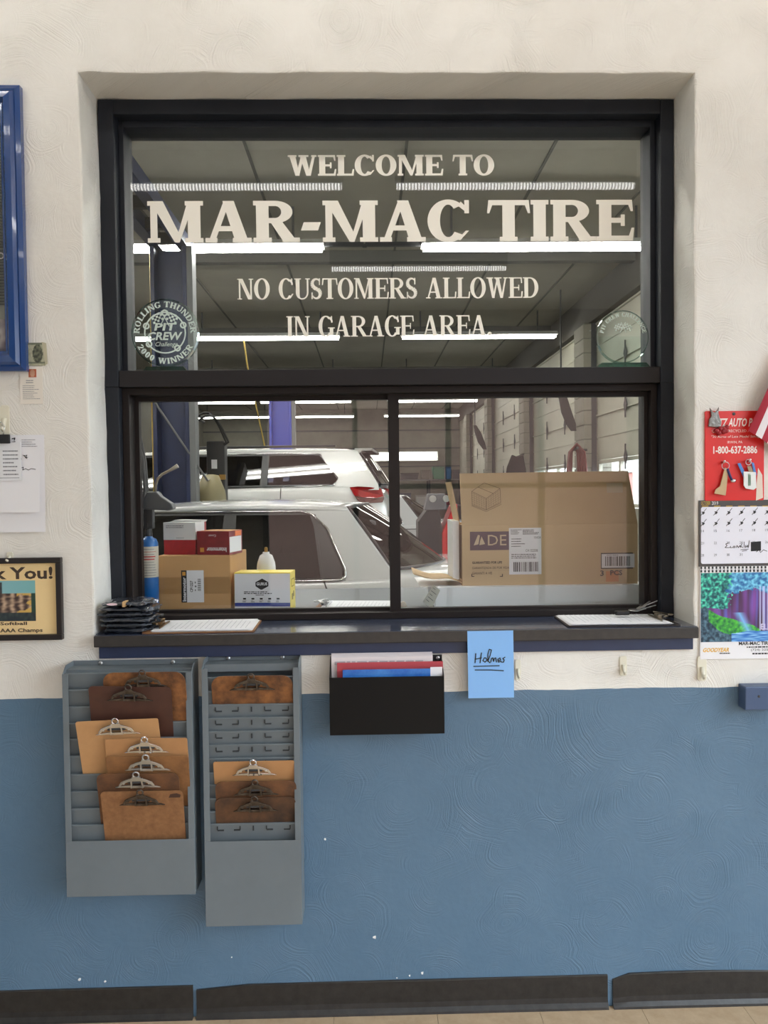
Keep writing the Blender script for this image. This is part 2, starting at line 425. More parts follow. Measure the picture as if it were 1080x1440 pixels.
# ------------------------------------------------------------------ materials
def plaster_material():
    m = bpy.data.materials.new('painted_swirl_plaster'); m.use_nodes = True
    nt = m.node_tree; b = nt.nodes['Principled BSDF']; N = nt.nodes.new; L = nt.links.new
    geo = N('ShaderNodeNewGeometry'); sep = N('ShaderNodeSeparateXYZ'); L(geo.outputs['Position'], sep.inputs[0])
    cmb = N('ShaderNodeCombineXYZ'); add = N('ShaderNodeMath'); L(sep.outputs['X'], add.inputs[0]); L(sep.outputs['Y'], add.inputs[1])
    L(add.outputs[0], cmb.inputs['X']); L(sep.outputs['Z'], cmb.inputs['Y'])
    nz = N('ShaderNodeTexNoise'); nz.inputs['Scale'].default_value = 3.0; nz.inputs['Detail'].default_value = 3
    L(cmb.outputs[0], nz.inputs['Vector'])
    warp = N('ShaderNodeVectorMath'); warp.operation = 'MULTIPLY_ADD'
    L(nz.outputs['Color'], warp.inputs[0]); warp.inputs[1].default_value = (0.14, 0.14, 0); L(cmb.outputs[0], warp.inputs[2])
    h = None
    for sc, fr, wt in ((3.4, 26.0, 0.8), (6.0, 17.0, 0.6)):
        vo = N('ShaderNodeTexVoronoi'); vo.voronoi_dimensions = '2D'; vo.inputs['Scale'].default_value = sc; vo.inputs['Randomness'].default_value = 1.0
        L(warp.outputs[0], vo.inputs['Vector'])
        mu = N('ShaderNodeMath'); mu.operation = 'MULTIPLY'; mu.inputs[1].default_value = fr; L(vo.outputs['Distance'], mu.inputs[0])
        n1 = N('ShaderNodeTexNoise'); n1.noise_dimensions = '1D'; n1.inputs['Scale'].default_value = 2.2; n1.inputs['Detail'].default_value = 3; n1.inputs['Roughness'].default_value = 0.6
        L(mu.outputs[0], n1.inputs['W'])
        mk = N('ShaderNodeTexNoise'); mk.inputs['Scale'].default_value = sc * 1.6; L(cmb.outputs[0], mk.inputs['Vector'])
        rp = N('ShaderNodeMapRange'); rp.inputs['From Min'].default_value = 0.46; rp.inputs['From Max'].default_value = 0.70; L(mk.outputs['Fac'], rp.inputs['Value'])
        pr = N('ShaderNodeMath'); pr.operation = 'MULTIPLY'; sb = N('ShaderNodeMath'); sb.operation = 'SUBTRACT'; sb.inputs[1].default_value = 0.5; L(n1.outputs['Fac'], sb.inputs[0]); L(sb.outputs[0], pr.inputs[0]); L(rp.outputs[0], pr.inputs[1])
        ps = N('ShaderNodeMath'); ps.operation = 'MULTIPLY'; ps.inputs[1].default_value = wt; L(pr.outputs[0], ps.inputs[0])
        if h is None: h = ps
        else:
            ad = N('ShaderNodeMath'); L(h.outputs[0], ad.inputs[0]); L(ps.outputs[0], ad.inputs[1]); h = ad
    fine = N('ShaderNodeTexNoise'); fine.inputs['Scale'].default_value = 45; fine.inputs['Detail'].default_value = 5; L(cmb.outputs[0], fine.inputs['Vector'])
    fm = N('ShaderNodeMath'); fm.operation = 'MULTIPLY_ADD'; fm.inputs[1].default_value = 0.22; L(fine.outputs['Fac'], fm.inputs[0]); L(h.outputs[0], fm.inputs[2])
    bp = N('ShaderNodeBump'); bp.inputs['Strength'].default_value = 0.8; bp.inputs['Distance'].default_value = 0.006
    L(fm.outputs[0], bp.inputs['Height']); L(bp.outputs['Normal'], b.inputs['Normal'])
    # two paints: white above, blue below
    en = N('ShaderNodeTexNoise'); en.inputs['Scale'].default_value = 9; L(cmb.outputs[0], en.inputs['Vector'])
    ez = N('ShaderNodeMath'); ez.operation = 'MULTIPLY_ADD'; ez.inputs[1].default_value = 0.012; L(en.outputs['Fac'], ez.inputs[0]); L(sep.outputs['Z'], ez.inputs[2])
    st = N('ShaderNodeMath'); st.operation = 'GREATER_THAN'; st.inputs[1].default_value = W(540, 974).z + 0.006; L(ez.outputs[0], st.inputs[0])
    dirt = N('ShaderNodeTexNoise'); dirt.inputs['Scale'].default_value = 2.3; dirt.inputs['Detail'].default_value = 8; dirt.inputs['Roughness'].default_value = 0.7; L(cmb.outputs[0], dirt.inputs['Vector'])
    def two(a, c):
        r = N('ShaderNodeValToRGB'); r.color_ramp.elements[0].position = 0.38; r.color_ramp.elements[1].position = 0.62
        r.color_ramp.elements[0].color = lin(a); r.color_ramp.elements[1].color = lin(c); L(dirt.outputs['Fac'], r.inputs['Fac']); return r
    wh, bl = two((224, 221, 214), (231, 229, 223)), two((84, 112, 136), (91, 119, 143))
    mx = N('ShaderNodeMix'); mx.data_type = 'RGBA'; L(st.outputs[0], mx.inputs['Factor']); L(bl.outputs[0], mx.inputs['A']); L(wh.outputs[0], mx.inputs['B'])
    L(mx.outputs['Result'], b.inputs['Base Color'])
    rr = N('ShaderNodeMath'); rr.operation = 'MULTIPLY_ADD'; rr.inputs[1].default_value = 0.2; rr.inputs[2].default_value = 0.38; L(st.outputs[0], rr.inputs[0]); L(rr.outputs[0], b.inputs['Roughness'])
    b.inputs['Specular IOR Level'].default_value = 0.45
    return m
PLASTER = plaster_material()
OFFICE_WALL = M('office_wall_paint', (222, 221, 217), 0.7)
CEIL = M('ceiling_white', (225, 222, 215), 0.8, bump=(60, 0.2))
NAVY = M('navy_frame_paint', (30, 33, 39), 0.5, spec=0.25, var=(9, (38, 41, 48), 1.0))
BRONZE = M('bronze_anodised', (34, 29, 28), 0.5, spec=0.25)
GLASS = thin_glass('window_glass', (0.97, 0.98, 0.975), 1.5)
CARGLASS = thin_glass('tinted_car_glass', (0.09, 0.12, 0.115), 1.5)
STEEL = M('bright_steel', (196, 198, 200), 0.28, metal=1.0)
OLDSTEEL = M('tarnished_steel', (120, 112, 104), 0.42, metal=1.0, var=(60, (70, 62, 56), 1.0))
BLACKP = M('black_plastic', (20, 20, 22), 0.4)
INK = M('black_ink', (24, 24, 26), 0.7)
PAPER = M('white_paper', (232, 232, 236), 0.75)
GREYINK = M('grey_ink', (120, 122, 130), 0.8)
CHROME = M('chrome', (225, 225, 225), 0.12, metal=1.0)
DARK = M('dark_rubber', (22, 22, 22), 0.65)

# ------------------------------------------------------------------ wall with the service window
HO = [W(110, 101), W(977, 103), W(977, 905), W(134, 919)]            # opening corners on the wall face
Z_COUNTER = W(540, 887.5, -0.025).z
zb = Z_COUNTER - 0.034
HX0t, HX1t, HZt = HO[0].x, HO[1].x, (HO[0].z + HO[1].z) / 2
HX0b, HX1b = W(134, 880).x, W(976, 875).x
def wall_front():
    pts = []
    def seg(a, b, n):
        for i in range(n):
            t = i / n; pts.append((a[0] + (b[0] - a[0]) * t, a[1] + (b[1] - a[1]) * t))
    c = [(HX0t, HZt), (HX1t, HZt), (HX1b, zb), (HX0b, zb)]
    seg(c[0], c[1], 70); seg(c[1], c[2], 60); seg(c[2], c[3], 70); seg(c[3], c[0], 60)
    N = len(pts); cx, cz = 0.07, 1.9
    X0, X1, Z0, Z1 = GX0, GX1, 0.0, GZ
    def wob(i, a, s): return a * (mnoise.noise(Vector((pts[i][0] * s, pts[i][1] * s, 3.1))) + 0.5 * mnoise.noise(Vector((pts[i][0] * s * 3, pts[i][1] * s * 3, 7.1))))
    def shrink(i, d):
        x, z = pts[i]; dx = 1 if x < cx else -1; dz = 1 if z < cz else -1
        side = (i < 70 or 130 <= i < 200)
        w = wob(i, 0.004, 7)
        return (x + (0 if side else dx * (d + w)), z + (dz * (d + w) if side else 0))
    def corner_fix(i, d):
        x, z = shrink(i, d)
        if i in (0, 70, 130, 200): x = pts[i][0] + (d if pts[i][0] < cx else -d); z = pts[i][1] + (d if pts[i][1] < cz else -d)
        return x, z
    def outer(i):
        x, z = pts[i]; dx, dz = x - cx, z - cz; t = 1e9
        if dx > 0: t = min(t, (X1 - cx) / dx)
        if dx < 0: t = min(t, (X0 - cx) / dx)
        if dz > 0: t = min(t, (Z1 - cz) / dz)
        if dz < 0: t = min(t, (Z0 - cz) / dz)
        return cx + dx * t, cz + dz * t
    rings = [[(outer(i)[0], 0.0, outer(i)[1]) for i in range(N)],
             [(corner_fix(i, -0.006)[0], 0.0, corner_fix(i, -0.006)[1]) for i in range(N)],
             [(corner_fix(i, -0.0015)[0], 0.0015, corner_fix(i, -0.0015)[1]) for i in range(N)],
             [(corner_fix(i, 0.0)[0], 0.006, corner_fix(i, 0.0)[1]) for i in range(N)],
             [(corner_fix(i, 0.001)[0], WT, corner_fix(i, 0.001)[1]) for i in range(N)],
             [(outer(i)[0], WT, outer(i)[1]) for i in range(N)]]
    mb = MB(); vs = [p for r in rings for p in r]
    fs = [(a * N + i, (a + 1) * N + i, (a + 1) * N + (i + 1) % N, a * N + (i + 1) % N) for a in range(5) for i in range(N)]
    mb.add(vs, fs)
    mb.mi = [1 if i_ >= 4 * N else 0 for i_ in range(5 * N)]
    # outer rectangle corners
    for X, Z in ((X0, Z0), (X1, Z0), (X1, Z1), (X0, Z1)):
        best = sorted(range(N), key=lambda i: (outer(i)[0] - X) ** 2 + (outer(i)[1] - Z) ** 2)[:2]
        for y in (0.0, WT):
            p, q_ = [(outer(i)[0], y, outer(i)[1]) for i in best]
            tri = [p, (X, y, Z), q_]
            nrm = (Vector(tri[1]) - Vector(tri[0])).cross(Vector(tri[2]) - Vector(tri[0])).y
            if (nrm > 0) == (y == 0.0): tri = tri[::-1]
            mb.cur = 0 if y == 0.0 else 1; mb.add(tri, [(0, 1, 2)])
    o = mb.build('wall_front', [PLASTER, M('garage_side_block', (104, 102, 94), 0.85, bump=(12, 0.3))])
    return tag(o, 'white over blue swirl plaster wall with the service window opening', 'wall', kind='structure')
wf = wall_front()
# paint chips
chips = MB()
for px, py, s in ((457, 1180, 4), (527, 1318, 5), (112, 1377, 5), (148, 1380, 3), (594, 1368, 4), (576, 1372, 3), (326, 1346, 2), (558, 1375, 2)):
    c = W(px, py); r = s / 480 / 2
    k = 7
    poly = [(c.x + r * random.uniform(0.6, 1.3) * math.cos(2 * math.pi * i / k), c.z + r * random.uniform(0.6, 1.2) * math.sin(2 * math.pi * i / k)) for i in range(k)]
    MB().prism(poly, -0.0012, 0.0).build('paint_chip', M('bare_plaster', (235, 235, 232), 0.8), wf)

# ------------------------------------------------------------------ office shell
fl = MB().box(OFF_X0, OFF_X1, OFF_Y0, 0.0, -0.12, -0.006).build('floor', M('tile_mastic', (62, 50, 40), 0.8))
tag(fl, 'beige vinyl tile office floor', 'floor', kind='structure')
def tile_mat():
    m = M('vinyl_tile', (196, 172, 142), 0.45, var=(22, (178, 152, 122), 1.3), bump=(30, 0.15)); return m
TS = 0.3052; tx0 = -0.117
tme = MB().box(0.0006, TS - 0.0006, 0.0006, TS - 0.0006, -0.006, 0.0).mesh('floor_tile', tile_mat())
for i in range(-9, 10):
    for j in range(1, 16):
        x = tx0 + i * TS; y = -j * TS
        if x < OFF_X0 or x + TS > OFF_X1 or y < OFF_Y0: continue
        o = link('floor_tile', tme, fl); o.location = (x, y, random.uniform(-0.0006, 0.0))
tag(MB().box(OFF_X0, OFF_X1, OFF_Y0, 0.0, OFF_Z, OFF_Z + 0.1).build('ceiling', CEIL), 'plain white office ceiling', 'ceiling', kind='structure')
tag(MB().box(OFF_X0 - 0.1, OFF_X0, OFF_Y0, 0.0, 0, OFF_Z).build('wall_left', PLASTER), 'plain painted office side wall with no window', 'wall', kind='structure')
def wall_with_hole_x(name, x0, x1, y0, y1, z1, h, mat):
    a, b, c, d = h
    return MB().box(x0, x1, y0, a, 0, z1).box(x0, x1, b, y1, 0, z1).box(x0, x1, a, b, 0, c).box(x0, x1, a, b, d, z1).build(name, mat)
tag(wall_with_hole_x('wall_right', OFF_X1, OFF_X1 + 0.1, OFF_Y0, 0.0, OFF_Z, RW, PLASTER), 'painted office side wall with the wide shop window', 'wall', kind='structure')
a, b, c, d = BW
tag(MB().box(OFF_X0, a, OFF_Y0 - 0.1, OFF_Y0, 0, OFF_Z).box(b, OFF_X1, OFF_Y0 - 0.1, OFF_Y0, 0, OFF_Z).box(a, b, OFF_Y0 - 0.1, OFF_Y0, 0, c).box(a, b, OFF_Y0 - 0.1, OFF_Y0, d, OFF_Z)
    .build('wall_back', M('taupe_panelling', (112, 104, 96), 0.6)), 'painted office rear wall with the storefront opening', 'wall', kind='structure')
# shop windows behind the photographer
def shop_window(name, horizontal, h, at, label):
    root = thing(name, (at, (h[0] + h[1]) / 2, h[2]) if not horizontal else ((h[0] + h[1]) / 2, at, h[2]), label, 'window', kind='structure')
    n = 4; s = (h[1] - h[0]) / n
    for i in range(n + 1):
        p = h[0] + i * s
        p = min(max(p, h[0] + 0.025), h[1] - 0.025)
        (MB().box(p - 0.025, p + 0.025, at - 0.04, at + 0.04, h[2], h[3]) if horizontal else MB().box(at - 0.04, at + 0.04, p - 0.025, p + 0.025, h[2], h[3])).build('mullion', NAVY, root)
    for z in (h[2] + 0.025, h[2] + 0.62 * (h[3] - h[2]), h[3] - 0.025):
        (MB().box(h[0], h[1], at - 0.035, at + 0.035, z - 0.025, z + 0.025) if horizontal else MB().box(at - 0.035, at + 0.035, h[0], h[1], z - 0.025, z + 0.025)).build('rail', NAVY, root)
    return root
shop_window('window_3', False, RW, OFF_X1 + 0.05, 'wide shop window with dark mullions in the office side wall')
shop_window('window_4', True, BW, OFF_Y0 - 0.05, 'storefront window with dark mullions in the office rear wall')

# vinyl cove base in three lengths
def cove(name, xa, xb, label, lift, seed):
    prof = [(0.0, 0.0), (-0.018, 0.0), (-0.016, 0.006), (-0.008, 0.016), (-0.005, 0.03), (-0.004, 0.092), (-0.001, 0.0945), (0.0, 0.0945)]
    n = 40; mb = MB(); vs = []
    for i in range(n + 1):
        t = i / n; x = xa + (xb - xa) * t
        dz = lift(t); bul = 0.004 * (mnoise.noise(Vector((x * 3, seed, 0))) + 0.4)
        for (y, z) in prof:
            zz = z + (dz * (z / 0.0945)); vs.append((x, min(y - bul * (z / 0.0945), 0.0) if y < 0 else 0.0, max(zz, 0.0)))
    m = len(prof)
    fs = [(i * m + k, i * m + k + 1, (i + 1) * m + k + 1, (i + 1) * m + k) for i in range(n) for k in range(m - 1)]
    fs += [list(range(m)), [n * m + k for k in range(m - 1, -1, -1)]]
    mb.add(vs, fs)
    o = mb.build(name, M('black_vinyl_base', (26, 25, 25), 0.36, var=(34, (50, 47, 45), 1.0), bump=(40, 0.25)), None, smooth=False)
    return tag(o, label, 'baseboard', kind='structure')
xa, xb, xc, xd = OFF_X0, W(272, 1405).x, W(277, 1405).x, W(854, 1390).x
cove('baseboard_front', xa, xb, 'black vinyl cove base below the wider clipboard rack', lambda t: -0.008 + 0.009 * t, 1.0)
cove('baseboard_front', xc, xd, 'long middle length of black vinyl cove base with butt gaps at both ends', lambda t: -0.012 * max(0, 1 - t * 8) + 0.003 * t, 5.0)
cove('baseboard_front', W(861, 1388).x, OFF_X1, 'black vinyl cove base below the calendar with its top edge peeling off', lambda t: -0.016 * max(0, 1 - t * 40) + 0.004 * math.sin(t * 14) + 0.004, 9.0)

# ------------------------------------------------------------------ service window: fixed upper light and sliding lower sashes
YF = 0.145                                     # face of the outer frame
FX0 = (W(135, 142, YF).x + W(157, 864, YF).x) / 2; FX1 = (W(948, 143, YF).x + W(949, 862, YF).x) / 2
FZ1 = (W(135, 142, YF).z + W(948, 143, YF).z) / 2; FZ0 = Z_COUNTER
FX0o, FX1o, FZ1o = min(HX0t, HX0b) + 0.004, HX1t - 0.003, HZt - 0.003
w1 = thing('window_1', ((FX0 + FX1) / 2, 0.2, W(540, 520, 0.2).z), 'fixed upper pane in dark frame lettered with the tire shop welcome', 'window', kind='structure')
TB1 = W(540, 518, YF).z; TB0 = W(540, 541, YF).z
fw = 0.043
def frame_piece(name, x0, x1, y0, y1, z0, z1, mat, parent, bev=0.0025): return MB().box(x0, x1, y0, y1, z0, z1).build(name, mat, parent, bevel=bev)
def jambs(parent, z0, z1, zt, head):
    frame_piece('frame_jamb', FX0 - 0.03, FX0 + fw, YF, 0.29, z0, zt, NAVY, parent)
    frame_piece('frame_jamb', FX1 - fw, FX1 + 0.03, YF, 0.29, z0, zt, NAVY, parent)
FH = W(540, 160, YF).z
frame_piece('frame_jamb', FX0o, FX0 + fw, YF, 0.29, TB0, FZ1o, NAVY, w1)
frame_piece('frame_jamb', FX1 - fw, FX1o, YF, 0.29, TB0, FZ1o, NAVY, w1)
frame_piece('frame_head', FX0 + fw, FX1 - fw, YF, 0.29, FH, FZ1o, NAVY, w1)
gx0, gx1 = FX0 + fw + 0.016, FX1 - fw - 0.016
YG = 0.222
frame_piece('glazing_bead', FX0 + fw, gx0, 0.19, 0.28, TB1, FH, NAVY, w1, 0.002)
frame_piece('glazing_bead', gx1, FX1 - fw, 0.19, 0.28, TB1, FH, NAVY, w1, 0.002)
frame_piece('glazing_bead', gx0, gx1, 0.185, 0.28, FH - 0.022, FH, NAVY, w1, 0.002)
frame_piece('transom_bar', FX0 + fw, FX1 - fw, YF + 0.004, 0.29, TB0, TB1, M('bronze_frame_paint', (38, 36, 38), 0.5, spec=0.25), w1)
MB().box(gx0 - 0.004, gx1 + 0.004, YG, YG + 0.005, TB1 - 0.002, FH - 0.02).build('glass_pane', GLASS, w1)

w2 = thing('window_2', ((FX0 + FX1) / 2, 0.2, FZ0), 'sliding lower window with two panes in a bronze frame above the counter', 'window', kind='structure')
frame_piece('frame_jamb', FX0o, FX0 + fw, YF, 0.29, FZ0, TB0, NAVY, w2)
frame_piece('frame_jamb', FX1 - fw, FX1o, YF, 0.29, FZ0, TB0, NAVY, w2)
lx0, lx1 = FX0 + fw, FX1 - fw
SZ1 = W(540, 552, 0.2).z; SZ0 = W(540, 858, 0.21).z
frame_piece('track_head', lx0, lx1, 0.175, 0.29, SZ1 - 0.004, TB0, BRONZE, w2, 0.002)
frame_piece('track_sill', lx0, lx1, 0.188, 0.29, FZ0, SZ0 - 0.004, BRONZE, w2, 0.0015)
frame_piece('track_jamb', lx0, lx0 + 0.022, 0.175, 0.29, SZ0 - 0.004, SZ1, BRONZE, w2, 0.002)
frame_piece('track_jamb', lx1 - 0.02, lx1, 0.175, 0.29, SZ0 - 0.004, SZ1, BRONZE, w2, 0.002)
mx0, mx1 = W(547, 700, 0.215).x, W(562, 700, 0.215).x
def sash(x0, x1, y0, y1, sl, sr):
    s = MB().box(x0, x0 + sl, y0, y1, SZ0 - 0.004, SZ1).box(x1 - sr, x1, y0, y1, SZ0 - 0.004, SZ1).box(x0 + sl, x1 - sr, y0, y1, SZ1 - 0.018, SZ1).box(x0 + sl, x1 - sr, y0, y1, SZ0 - 0.004, SZ0 + 0.006).build('sash_frame', BRONZE, w2)
    MB().box(x0 + sl, x1 - sr, (y0 + y1) / 2, (y0 + y1) / 2 + 0.004, SZ0 + 0.002, SZ1 - 0.014).build('glass_pane', GLASS, s)
sash(lx0 + 0.022, mx1 - 0.004, 0.232, 0.256, 0.013, 0.026)
sash(mx0, lx1 - 0.02, 0.204, 0.228, mx1 - mx0, 0.012)

# vinyl lettering on the upper pane, one object a letter
VINYL = M('cream_vinyl', (248, 245, 234), 0.55)
def letter_line(body, px0, px1, py_base, py_top, style, label, tilt=0.0):
    line = thing('lettering', tuple(W((px0 + px1) / 2, py_base, YG)), None, None)
    line.parent = w1; line.matrix_parent_inverse = wm(w1).inverted(); line['label'] = label
    y = YG - 0.0008
    x0, x1 = W(px0, py_base, YG).x, W(px1, py_base, YG).x
    z0, z1 = W((px0 + px1) / 2, py_base, YG).z, W((px0 + px1) / 2, py_top, YG).z
    gl = [glyph(ch, *style[:5]) for ch in body]; gap = style[5]
    tot = sum(g[1] for g in gl) + gap * (len(gl) - 1); sx = (x1 - x0) / tot; x = 0
    for ch, (polys, w) in zip(body, gl):
        if polys:
            mb = MB()
            for i, p in enumerate(polys):
                mb.flat([(x0 + (x + a) * sx, z0 + b_ * (z1 - z0)) for a, b_ in p], y - i * 2e-5)
            mb.build('letter', VINYL, line)
        x += w + gap
BOOK = (0.27, 0.125, 0.06, 0.11, 1.12, 0.04)
TIMES = (0.175, 0.06, 0.07, 0.05, 0.86, 0.035)
letter_line('WELCOME TO', 405, 695, 247, 218, (0.25, 0.10, 0.055, 0.09, 1.02, 0.05), 'cream letters reading WELCOME TO')
letter_line('MAR-MAC TIRE', 208, 890, 340, 282, BOOK, 'large cream letters reading MAR-MAC TIRE')
letter_line('NO CUSTOMERS ALLOWED', 334, 757, 420, 391, TIMES, 'cream letters reading NO CUSTOMERS ALLOWED')
letter_line('IN GARAGE AREA.', 403, 692, 473, 444, TIMES, 'cream letters reading IN GARAGE AREA')

# counter and apron
cx0, cx1 = W(133, 895, -0.025).x, W(981, 882, -0.025).x
ct = thing('service_counter', ((cx0 + cx1) / 2, 0.1, zb), 'long navy laminate counter with black edge below the sliding window', 'counter')
hb0, hb1 = HX0b + 0.002, HX1b - 0.002
MB().prism([(cx0, -0.026), (cx1, -0.026), (cx1, -0.003), (hb1, -0.003), (hb1, 0.188), (hb0, 0.188), (hb0, -0.003), (cx0, -0.003)], zb + 0.002, Z_COUNTER, lambda x, y, z: (x, z, y)).build(
    'counter_top', M('navy_laminate', (48, 56, 76), 0.16, var=(5, (56, 63, 82), 0.8), coat=0.3), ct, bevel=0.003)
MB().box(cx0 - 0.001, cx1 + 0.001, -0.032, -0.026, zb, Z_COUNTER - 0.001).build('edge_strip', M('black_edge_band', (40, 38, 37), 0.4, var=(40, (56, 52, 49), 1.0)), ct, bevel=0.0025)
az1, az0 = zb + 0.001, W(540, 920, -0.012).z
MB().box(W(139, 912, -0.012).x, W(975, 900, -0.012).x, -0.012, -0.0005, az0, az1).build('apron', M('navy_apron_paint', (34, 45, 74), 0.4, var=(12, (40, 53, 84), 1.0)), ct, bevel=0.0015)

# ------------------------------------------------------------------ garage shell
GWALL = M('garage_block', (118, 115, 104), 0.85, var=(1.5, (94, 92, 84), 1.0), bump=(12, 0.3))
GCEIL = M('garage_ceiling', (160, 155, 142), 0.85, var=(0.8, (138, 134, 123), 1.0))
GDARK = M('garage_steel', (58, 58, 60), 0.6)
tag(MB().box(GX0, GX1, WT, GY1, -0.12, 0.0).build('floor', M('garage_concrete', (88, 85, 80), 0.6, var=(1.2, (70, 68, 64), 1.0))), 'grey concrete garage floor', 'floor', kind='structure')
gc = tag(MB().box(GX0, GX1, WT, GY1, GZ, GZ + 0.1).build('ceiling', GCEIL), 'panelled garage ceiling with dark cross beams', 'ceiling', kind='structure')
for i, Y in enumerate((3.6, 6.85, 11.05, 15.3, 19.6)):
    MB().box(GX0, GX1, Y - 0.06, Y + 0.06, GZ - (0.13 if i else 0.03), GZ).build('ceiling_beam', M('beam_paint', (78, 77, 73), 0.8), gc)
for X in (-3.9, -2.2, -0.95, 0.35, 1.55, 2.6):
    MB().box(X - 0.012, X + 0.012, WT, GY1, GZ - 0.012, GZ).build('panel_batten', M('batten_paint', (84, 82, 76), 0.8), gc)
tag(MB().box(GX0 - 0.1, GX0, WT, GY1, 0, GZ).build('wall_left', GWALL), 'grey block garage side wall with no doors', 'wall', kind='structure')
gb = tag(MB().box(GX0, GX1, GY1, GY1 + 0.1, 0, GZ).build('wall_back', GWALL), 'grey concrete block wall at the far end of the garage', 'wall', kind='structure')
for k in range(3):
    MB().box(GX0, GX1, GY1 - 0.02, GY1, 2.35 + k * 0.62, 2.35 + k * 0.62 + 0.05).build('wall_rail', GDARK, gb)
# pilasters, header and overhead doors along the right side
PIL = [4.65, 8.95, 13.15, 17.75, 21.95]
DZ = 3.9
BLOCK = M('pilaster_block', (158, 154, 142), 0.85, bump=(25, 0.4), var=(3, (138, 134, 122), 1.0))
wr = tag(MB().box(GX1, GX1 + 0.3, WT, PIL[0] - 3.9, 0, DZ).box(GX1, GX1 + 0.3, PIL[-1] + 2.1, GY1, 0, DZ).build('wall_right', BLOCK), 'grey block garage wall with a row of overhead doors', 'wall', kind='structure')
MB().box(GX1 - 0.02, GX1 + 0.3, WT, GY1, DZ, GZ).build('header', M('dark_header', (84, 81, 75), 0.8), wr)
pm = MB().box(0, 0.4, -0.25, 0.25, 0, 0.19).mesh('block', BLOCK)
for Y in PIL:
    MB().box(GX1 - 0.085, GX1 + 0.3, Y - 0.235, Y + 0.235, 0, DZ).build('pilaster', M('mortar', (120, 116, 106), 0.9), wr)
    for k in range(19):
        o = link('block', pm, wr); o.location = (GX1 - 0.1, Y, 0.01 + k * 0.2045)
DOORP = M('cream_door_panel', (206, 203, 186), 0.55, var=(1.2, (190, 187, 170), 1.0))
def overhead_door(idx, y0, y1):
    root = thing('door_%d' % idx, (GX1 + 0.1, (y0 + y1) / 2, 0), ['overhead sectional garage door beside the service window wall', 'cream overhead sectional garage door with glazed band, first past the long carton', 'cream overhead sectional garage door behind the red hoses', 'cream overhead sectional garage door near the far wall', 'cream overhead garage door in the far corner'][idx - 1], 'garage door', kind='structure')
    x = GX1 + 0.10; hs = DZ / 6
    for k in range(6):
        z0, z1 = k * hs, (k + 1) * hs
        if k == 2:
            n = 4; s = (y1 - y0) / n
            sec = MB()
            sec.box(x, x + 0.05, y0, y1, z0 + 0.004, z0 + 0.05).box(x, x + 0.05, y0, y1, z1 - 0.05, z1 - 0.004)
            for i in range(n + 1):
                yc = min(max(y0 + i * s, y0 + 0.03), y1 - 0.03); sec.box(x, x + 0.05, yc - 0.03, yc + 0.03, z0 + 0.05, z1 - 0.05)
            sec = sec.build('door_section', DOORP, root)
            for i in range(n):
                MB().box(x + 0.02, x + 0.026, y0 + i * s + 0.03, y0 + (i + 1) * s - 0.03, z0 + 0.05, z1 - 0.05).build('pane', GLASS, sec)
        else:
            MB().box(x, x + 0.05, y0, y1, z0 + 0.004, z1 - 0.004).box(x - 0.012, x, y0, y1, z0 + hs / 2 - 0.012, z0 + hs / 2 + 0.012).box(x - 0.03, x, y0, y1, z1 - 0.03, z1 - 0.006).build('door_section', DOORP, root)
        if k:
            hb = MB()
            for t in (0.32, 0.66):
                yc = y0 + (y1 - y0) * t
                hb.prism([(yc - 0.06, z0), (yc, z0 - 0.1), (yc + 0.06, z0), (yc, z0 + 0.1)], x - 0.045, x - 0.03, lambda a, b, c: (b, a, c)).cyl((x - 0.04, yc, z0 - 0.16), (x - 0.04, yc, z0 + 0.16), 0.01, n=6)
            hb.build('hinge', GDARK, root)
    MB().box(x - 0.09, x - 0.02, y0 - 0.03, y0 + 0.02, 0, DZ).build('track', GDARK, root)
    MB().box(x - 0.09, x - 0.02, y1 - 0.02, y1 + 0.03, 0, DZ).build('track', GDARK, root)
    portal('daylight_portal', (GX1 + 0.2, (y0 + y1) / 2, 2.5 * hs), (0, R(90), 0), hs, y1 - y0)
ye = [PIL[0] - 3.9] + PIL + [PIL[-1] + 2.1]
for i in range(5):
    overhead_door(i + 1, ye[i] + (0.25 if i else 0.0), ye[i + 1] - 0.25)
MB().box(GX1, GX1 + 0.3, PIL[-1] + 0.25, PIL[-1] + 2.1, 0, DZ).build('wall_infill', BLOCK, wr)

# fluorescent fixtures: garage
TUBE = M('garage_tube', (255, 255, 255), 0.4, emit=(1.0, 0.98, 0.92, 82.0))
TUBE2 = M('garage_tube_aged', (255, 255, 255), 0.4, emit=(1.0, 0.97, 0.90, 25.0))  # weaker emission for the far rows, so the ceiling there stays darker
FIXT = M('fixture_white', (214, 214, 210), 0.4)
def garage_light(x0, x1, Y, Z, label):
    xc = (x0 + x1) / 2
    t = thing('fluorescent_light', (xc, Y, Z), label, 'ceiling light', 'fluorescent strip lights in the garage')
    MB().prism([(-0.11, 0.03), (0.11, 0.03), (0.05, 0.09), (-0.05, 0.09)], x0, x1, lambda a, b, c: (b, Y + a, Z + c)).build('reflector', FIXT, t)
    for s in (-0.05, 0.05):
        MB().cyl((x0 + 0.02, Y + s, Z + 0.01), (x1 - 0.02, Y + s, Z + 0.01), 0.019, n=10).build('tube', TUBE if Y < 6 else TUBE2, t)
    for x in (x0 + 0.3, x1 - 0.3):
        MB().box(x - 0.012, x + 0.012, Y - 0.004, Y + 0.004, Z + 0.09, GZ).build('hanger', GDARK, t)
LROWS = [1.3, 5.41, 9.85, 14.2, 18.5, 22.6]  # nearest row is added above the view, to light the sedan's near side
names = ['first', 'second', 'third', 'fourth', 'fifth', 'sixth']
